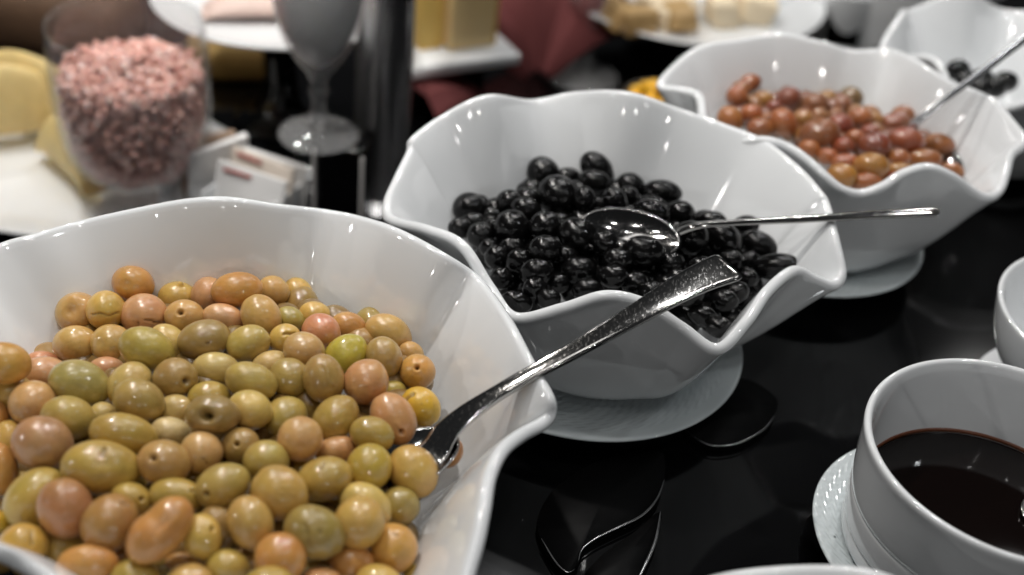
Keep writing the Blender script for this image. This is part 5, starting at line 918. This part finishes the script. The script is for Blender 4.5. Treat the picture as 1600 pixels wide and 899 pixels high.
# ------------------------------------------------------------------ lower tier, left: salt glass, platter, rack with packets
PZ = .016
sx = bg(220, 306, PZ); bx, by = sx.x, sx.y + .004
KS = 1.26
gp = [(0, 0), (.022, 0), (.024, .002), (.020, .005), (.012, .009), (.012, .012), (.031, .017), (.0405, .030), (.0450, .048), (.0465, .066), (.0465, .090), (.0450, .114), (.0445, .116), (.0435, .114), (.0450, .090), (.0450, .066), (.0432, .049), (.0388, .032), (.0295, .0195), (.010, .015), (0, .0145)]
gp = [(r * KS, z_ * KS + PZ + ZB) for r, z_ in gp]
o = lathe('glass_jar', smooth_prof(gp, 1), GLASS, None, (bx, by, 0), 96); tag(o, 'rounded clear glass filled with pink salt, on the white platter', 'glass')
SALT = simple('pink_salt', (.80, .46, .40), .5, 0, .5, .3, 200, .3, sss=.25); SALT2 = simple('white_salt', (.85, .62, .57), .5, sss=.2); SALT3 = simple('dark_pink_salt', (.62, .33, .27), .4)
def crystals(name, pts, size, mats):
    v, f, mi = [], [], []
    for p in pts:
        q = Quaternion((rng.gauss(0, 1), rng.gauss(0, 1), rng.gauss(0, 1), rng.gauss(0, 1))).normalized(); s = size * rng.uniform(.6, 1.3); b0 = len(v); k = rng.randrange(len(mats))
        for a in ((1, 0, 0), (-1, 0, 0), (0, 1, 0), (0, -1, 0), (0, 0, 1), (0, 0, -1)):
            v.append(Vector(p) + q @ (Vector(a) * s * rng.uniform(.7, 1.3)))
        for t_ in ((0, 2, 4), (2, 1, 4), (1, 3, 4), (3, 0, 4), (2, 0, 5), (1, 2, 5), (3, 1, 5), (0, 3, 5)): f.append(tuple(b0 + i for i in t_)); mi.append(k)
    o = mesh(name, v, f, None, smooth=False)
    for m in mats: o.data.materials.append(m)
    o.data.polygons.foreach_set('material_index', mi)
    return o
pr = sorted((z_, r_) for r_, z_ in gp[13:20]); zs, rs = [a for a, _ in pr], [b_ for _, b_ in pr]
pts = []
while len(pts) < 3600:
    x, y, z_ = rng.uniform(-.06, .06), rng.uniform(-.06, .06), rng.uniform(ZB + PZ + .02, ZB + PZ + .14)
    r_ = float(np.interp(z_, zs, rs)) - .005; d_ = math.hypot(x, y)
    top = ZB + PZ + .122 - .25 * d_
    if d_ < r_ and z_ < top and (d_ > r_ - .011 or z_ > top - .011): pts.append((bx + x, by + y, z_))
o = crystals('pink_salt', pts, .0036, [SALT, SALT, SALT, SALT2, SALT3, SALT]); tag(o, 'coarse pink salt crystals filling the rounded glass', 'salt', kind='stuff')

def oval_plate(name, c, rx, ry, z, label, rz=0, h=.014, m=PORC, cat='plate', group=None):
    p = smooth_prof([(0, z - h), (.6, z - h), (.72, z - h * .8), (.97, z - .002), (1, z), (.985, z + .0018), (.94, z), (.74, z - h * .55), (.62, z - h * .7), (0, z - h * .7)], 2)
    o = lathe(name, p, m, None, (c.x, c.y, 0), 96); o.scale = (rx, ry, 1); o.rotation_euler = (0, 0, rz)
    return tag(o, label, cat, group)
pl = bg(70, 238, .016)
oval_plate('platter', pl, .19, .118, ZB + .018, 'white oval platter under the salt glass and the yellow fruit', R(-12), .014, cat='platter')
YEL = simple('yellow_flesh', (.72, .55, .24), .5, 0, .5, .3, 60, .25, sss=.15)
def wedge(name, loc, L, w, h, rz, m, label, cat, group, tilt=0):
    v = []; n = 16
    for i in range(n):
        a = math.pi * i / (n - 1); x = -L / 2 * math.cos(a); zt = h * max(0, math.sin(a)) ** .8
        v += [(x, -w / 2, 0), (x, w / 2, 0), (x * .9, w * .18, zt), (x * .9, -w * .18, zt)]
    f = grid_faces(n, 4, False, True); f += [(3, 2, 1, 0), tuple((n - 1) * 4 + i for i in range(4))]
    o = fix(mesh(name, v, f, m)); o.location = loc; o.rotation_euler = (tilt, 0, rz); sub(o, 2)
    return tag(o, label, cat, group)
for (u, v_, L, h, rz, lb) in [(5, 215, .13, .07, .5, 'broad yellow fruit slice at the picture edge'), (60, 195, .15, .07, -.35, 'long yellow fruit slice arching behind the others'), (112, 268, .085, .05, -.75, 'small yellow fruit slice touching the salt glass')]:
    wedge('fruit_slice', bg(u, v_, .016), L, .034, h, rz, YEL, lb, 'fruit', 'yellow fruit slices on the platter')
HAM = simple('pale_ham', (.66, .50, .44), .5, 0, .4, .3, 40, .2)
LINEN = simple('white_paper', (.78, .77, .76), .7, 0, .3, .2, 90, .05)
# white rack with packets
WOOD = simple('brown_card', (.40, .28, .20), .6, 0, .3, .2, 60, .15); RED = simple('red_print', (.42, .10, .08), .6)
A = bg(332, 212, .045); Bc = bg(492, 266, .045)
ang_ = math.atan2(Bc.y - A.y, Bc.x - A.x); Lr = math.hypot(Bc.x - A.x, Bc.y - A.y)
t = empty('sachet_rack', (A.x, A.y, ZB), ang_); tag(t, 'low white sachet rack holding paper packets behind the green olives', 'rack')
box('base', Lr, .075, .004, PORC, t, (Lr / 2, -.0375, .003)); box('back_panel', Lr, .003, .041, PORC, t, (Lr / 2, -.0015, .0255), .001); box('front_panel', Lr, .003, .020, PORC, t, (Lr / 2, -.0735, .015), .001)
for x in (.002, Lr * .42, Lr - .002): box('divider', .003, .068, .036, PORC, t, (x, -.0375, .023), .001)
bpy.context.view_layer.update()
def packet(name, x, y, sx_, sz, lean, rz, m, label, band=None, group='packets standing in the rack'):
    loc = t.matrix_world @ Vector((x, y, .006 + sz / 2))
    o = box(name, sx_, .004, sz, m, None, loc, .0012, (lean, 0, ang_ + rz), .0015)
    if band: box('printed_band', sx_ * .40, .0006, .0028, RED, o, (-sx_ * .18, -.0026, sz * .42), 0)
    return tag(o, label, 'packet', group)
packet('paper_packet', Lr * .72, -.052, .062, .052, R(-16), .05, LINEN, 'white paper packet with a red printed edge, foremost in the rack', True)
packet('paper_packet', Lr * .70, -.034, .060, .056, R(-12), -.06, simple('cream_paper', (.70, .62, .54), .7), 'cream paper packet standing behind the red printed one', True)
packet('paper_packet', Lr * .72, -.018, .060, .050, R(-6), .04, LINEN, 'plain white paper packet rearmost in the rack')
packet('card_packet', Lr * .20, -.030, .050, .056, R(-8), R(62), WOOD, 'brown card packet in the left slot of the rack')
packet('card_packet', Lr * .30, -.036, .052, .060, R(8), R(70), LINEN, 'white card packet standing right of the brown card')
packet('card_packet', Lr * .10, -.036, .052, .058, R(-30), R(50), LINEN, 'white card packet leaning left of the brown card')

# raised white plates
def raised_plate(c, r, z, label, group='raised white plates on the lower tier'):
    """z above the lower tier"""
    o = empty('raised_plate', (c.x, c.y, ZB)); tag(o, label, 'plate', group)
    lathe('plate', smooth_prof([(0, z - .010), (r * .6, z - .010), (r * .95, z - .004), (r, z), (r * .985, z + .002), (r * .92, z - .001), (r * .6, z - .006), (0, z - .006)], 2), PORC, o, (0, 0, 0), 96)
    lathe('pedestal', smooth_prof([(0, 0), (r * .4, 0), (r * .4, .004), (r * .16, .010), (r * .12, z * .6), (r * .3, z - .011), (0, z - .011)], 2), DISHB, o, (0, 0, 0), 64)
    return o
q = bg(436, -8, .12); raised_plate(q, .108, .12, 'large white plate raised on a black foot above the salt glass')
for i, (u, v_, rz) in enumerate([(400, 8, .3), (440, -20, 1.1), (480, -30, 2.0)]):
    c_ = bg(u, v_, .125); wedge('ham_slice', (c_.x, c_.y, ZB + .118), .09, .05, .018, rz, HAM, ['folded pale ham slice nearest the edge of the raised plate', 'folded pale ham slice second from the edge of the raised plate', 'folded pale ham slice at the back of the raised plate'][i], 'ham', 'ham slices on the raised plate')
BRN = simple('brown_bread', (.09, .05, .028), .7, 0, .3, .6, 50, .3); BRN2 = simple('golden_bread', (.42, .27, .09), .7, 0, .3, .6, 50, .3)
q = bg(352, 135, .0); tag(box('bread_loaf', .085, .05, .032, BRN2, None, (q.x, q.y + .03, ZB + .0165), .012, (0, 0, .2), .003), 'golden bread piece in the shade under the raised plate', 'bread', 'bread on the lower tier')
q = bg(110, 110, .0); tag(box('bread_loaf', .20, .09, .065, BRN, None, (q.x - .05, q.y + .05, ZB + .033), .022, (0, 0, -.1), .004), 'large brown loaf lying behind the salt glass', 'bread', 'bread on the lower tier')

# riser, wine glasses
RZ = .085
g1 = bg(498, 214, RZ)
t = empty('riser', (g1.x + .020, g1.y + .005, ZB), R(-8)); tag(t, 'black glossy block under the stemmed glass of white salt', 'riser')
box('block', .036, .036, RZ - .0005, DISHB, t, (0, .0, (RZ - .0005) / 2 + .0003), .002)
PALE = simple('painted_glint', (.62, .60, .58), .4)
for x in (-.0190, .0190): box('corner_glint', .0022, .003, RZ - .008, PALE, t, (x, -.0192, RZ / 2), .0005)  # pale strips put in for the bright reflections along the block's edges
def wine_glass(x, y, z0, k, label, fill):
    p = [(0, .001), (.026, .001), (.0265, .002), (.022, .0035), (.008, .006), (.0055, .010), (.0075, .015), (.0045, .020), (.0042, .028), (.0075, .033), (.0045, .038), (.008, .046), (.018, .060), (.026, .078), (.030, .105), (.030, .13), (.029, .16), (.0282, .16), (.0292, .13), (.0290, .105), (.0248, .079), (.0168, .062), (.006, .050), (0, .049)]
    p = [(r * k, z_ * k) for r, z_ in p]
    o = lathe('wine_glass', smooth_prof(p, 1), GLASSR, None, (x, y, z0), 80); tag(o, label, 'glass', 'stemmed glasses')
    if fill:
        f = lathe('glass_filling', smooth_prof([(r * k, z_ * k) for r, z_ in [(0, .0505), (.005, .0515), (.0158, .0635), (.0237, .080), (.0279, .105), (.0280, .128), (.025, .137), (0, .144)]], 1), fill[0], None, (x, y, z0), 64); tag(f, fill[1], fill[2])
    return o
GLASSR = thin_glass('bright_glass', .95, 1.2, .10)
CREAM = simple('coarse_white_salt', (.86, .86, .86), .6, 0, .3, .8, 400, .1, sss=.2)
wine_glass(g1.x, g1.y, ZB + RZ + .0005, 1.16, 'stemmed glass filled with white salt beside the metal post', (CREAM, 'coarse white salt heaped in the stemmed glass', 'salt'))
g2 = bg(910, 122, 0); wine_glass(g2.x, g2.y, ZB, 1.42, 'empty stemmed glass in front of the dark red napkin', None)

# metal post
po = bg(588, 330, 0); t = empty('metal_post', (po.x, po.y + .02, ZB)); tag(t, 'upright dark chrome post behind the bowl of green olives', 'post')
lathe('tube', [(0, .009), (.0222, .009), (.0222, .55), (0, .55)], CHROME, t, (0, 0, 0), 64); lathe('base_flange', smooth_prof([(0, .0005), (.034, .0005), (.034, .004), (.025, .007), (.024, .009), (0, .009)], 1), CHROME, t, (0, 0, 0), 64)

# cheese board with two blocks, dark red napkins
CHEESE = simple('cheese', (.80, .60, .30), .5, 0, .4, .15, 30, .06, sss=.1); CHEESE2 = simple('yellow_cheese', (.74, .50, .14), .5, 0, .4, .15, 30, .08, sss=.1); RIND = simple('cheese_rind', (.62, .40, .10), .5)
BZ = .06
A = bg(640, 108, BZ); Bc = bg(815, 84, BZ); ang_ = math.atan2(Bc.y - A.y, Bc.x - A.x); Lb = math.hypot(Bc.x - A.x, Bc.y - A.y)
t = empty('cheese_board', (A.x, A.y, ZB), ang_); tag(t, 'white slab board on a dark foot carrying two cheese blocks', 'board')
box('slab', Lb, .10, .012, PORC, t, (Lb / 2, .05, BZ - .006), .003); box('foot', Lb * .6, .06, BZ - .0125, DISHB, t, (Lb / 2, .055, (BZ - .0125) / 2 + .0003), .003)
for (u, w, d_, mm, lb) in [(657, .022, .03, CHEESE2, 'narrow yellow cheese block beside the metal post'), (717, .046, .045, CHEESE, 'broad pale yellow cheese block on the white slab board')]:
    c_ = bg(u, 78, BZ); o = box('cheese_block', w, d_, .11, mm, None, (c_.x, c_.y + d_ / 2, ZB + BZ + .0555), .002, (0, 0, ang_ + .05), .0015); tag(o, lb, 'cheese', 'cheese blocks on the board')
    box('rind', .0026, d_ * .95, .108, RIND, o, (w / 2 + .0012, 0, 0), .0006)
REDC = simple('dark_red_cloth', (.15, .042, .042), .85, 0, .2, .3, 500, .15)
def fan_napkin(c, L, h, rz, label, tilt=0):
    v = []; n = 7; m_ = 10
    for i in range(n):
        a = (i / (n - 1) - .5) * 2.2
        for j in range(m_):
            s = j / (m_ - 1); rr = L * (.10 + .90 * s); zz = (.016 if i % 2 else -.016) * (.4 + s) + h * (.25 + .75 * math.sin(math.pi * s * .55)) * math.cos(a * .7)
            v.append((rr * math.sin(a), rr * math.cos(a) * .6, max(.002, zz)))
    o = mesh('napkin', v, grid_faces(n, m_, False, False), REDC, smooth=False); o.location = (c.x, c.y, ZB); o.rotation_euler = (tilt, 0, rz)
    s = o.modifiers.new('t', 'SOLIDIFY'); s.thickness = .003; sub(o)
    return tag(o, label, 'napkin', 'dark red cloth napkins')
fan_napkin(bg(760, 165), .13, .05, R(95), 'dark red cloth napkin lying in pleats below the white slab board')
fan_napkin(bg(840, 150), .12, .09, R(20), 'dark red cloth napkin folded upright left of the empty glass')
fan_napkin(bg(822, 85), .11, .12, R(-15), 'tall dark red cloth napkin at the back beside the cheese board')
q = bg(685, 142, 0); tag(box('card', .075, .03, .003, LINEN, None, (q.x, q.y, ZB + .0025), .0008, (0, 0, ang_ - .9)), 'white card lying below the cheese board beside the metal post', 'card')

# far plate with cheese pieces
q = bg(1075, -20, .07); raised_plate(q, .145, .07, 'white plate of pale cheese chunks behind the empty glass')
CH1 = simple('pale_cheese', (.74, .62, .44), .5, 0, .4, .3, 60, .12); CH2 = simple('tan_cheese', (.46, .30, .13), .5, 0, .4, .3, 60, .2)
for i, (u, v_, mm) in enumerate([(975, 18, CH2), (1018, 0, CH1), (1040, 18, CH1), (1070, 6, CH1), (1130, 14, CH1), (1150, 0, CH1), (1186, 12, CH1), (1062, 28, CH2), (1000, 26, CH2)]):
    c_ = bg(u, v_, .08); o = box('cheese_chunk', .034, .028, .026, mm, None, (c_.x, c_.y, ZB + .0785), .005, (rng.uniform(-.2, .2), rng.uniform(-.2, .2), rng.uniform(0, 3)), .005)
    tag(o, ['tan cheese chunk at the left end of the far plate', 'pale cheese chunk second from the left at the back of the far plate', 'pale cheese chunk in the left half of the far plate front', 'pale cheese chunk in the middle back of the far plate', 'pale cheese chunk right of the middle of the far plate', 'pale cheese chunk behind the one right of the middle', 'pale cheese chunk at the right end of the far plate', 'tan cheese chunk nearest the plate edge in the middle', 'tan cheese chunk beside the leftmost one on the far plate'][i], 'cheese', 'cheese chunks on the far plate')
# small bowl of corn and grey pot
q = bg(1036, 178, .05); cup('corn_bowl', q.x + .004, q.y + .02, .042, .03, ZB + .002, ZB + .055, 'small dark bowl of yellow corn peeping over the black olive bowl', 'bowl', None, simple('dark_ceramic', (.03, .025, .02), .3))
KERN = simple('corn', (.80, .44, .02), .3, 0, .5, .2, 60, .15); b = bmesh.new()
for i in range(80):
    a, rr = rng.uniform(0, 6.28), .034 * math.sqrt(rng.random()); bmesh.ops.create_icosphere(b, subdivisions=2, radius=.0052, matrix=Matrix.Translation((q.x + .004 + rr * math.cos(a), q.y + .02 + rr * math.sin(a), ZB + .050 + rng.uniform(-.004, .006))) @ Matrix.Diagonal((1.1, .9, .8, 1)))
me = bpy.data.meshes.new('corn_kernels'); b.to_mesh(me); b.free(); me.materials.append(KERN); me.polygons.foreach_set('use_smooth', [True] * len(me.polygons))
o = bpy.data.objects.new('corn_kernels', me); C.objects.link(o); tag(o, 'yellow corn kernels heaped in the small dark bowl', 'corn', kind='stuff')
q = bg(1080, 196, .0); cup('grey_pot', q.x, q.y + .02, .022, .021, ZB + .001, ZB + .055, 'small grey pot between the corn and the red brown olives', 'pot', None, simple('grey_ceramic', (.16, .165, .17), .3))

# white crockery at the far right
for (u, v_, rt, rb_, h, lb) in [(1165, 92, .042, .03, .07, 'small white pot behind the left half of the red brown olive bowl'), (1405, 130, .075, .06, .125, 'big white pot standing behind the bowl of red brown olives'), (1560, 95, .085, .065, .15, 'white pot with an orange dip at the far right'), (1305, 110, .040, .034, .085, 'white tall pot between the small and the big white pots')]:
    c_ = bg(u, v_, 0); cup('white_pot', c_.x, c_.y + rt * .8, rt, rb_, ZB + .001, ZB + h, lb, 'pot', 'white pots in the far right corner')
    if 'orange' in lb:
        o = lathe('orange_dip', smooth_prof([(0, .152), (.05, .150), (.077, .142), (.0, .138)], 1), simple('orange_dip', (.60, .20, .07), .4, 0, .5, .5, 60, .2), None, (c_.x, c_.y + rt * .8, ZB), 64); tag(o, 'orange dip filling the far right white pot', 'dip')
c_ = bg(1305, 78, .02); t = empty('card_holder', (c_.x, c_.y - .01, ZB)); tag(t, 'small dark square card holder standing behind the red brown olives', 'card holder')
box('card', .036, .002, .036, DISHB, t, (0, 0, .049), .0006, (R(-15), 0, 0)); box('foot', .03, .022, .03, PORC, t, (0, .006, .0155), .002)
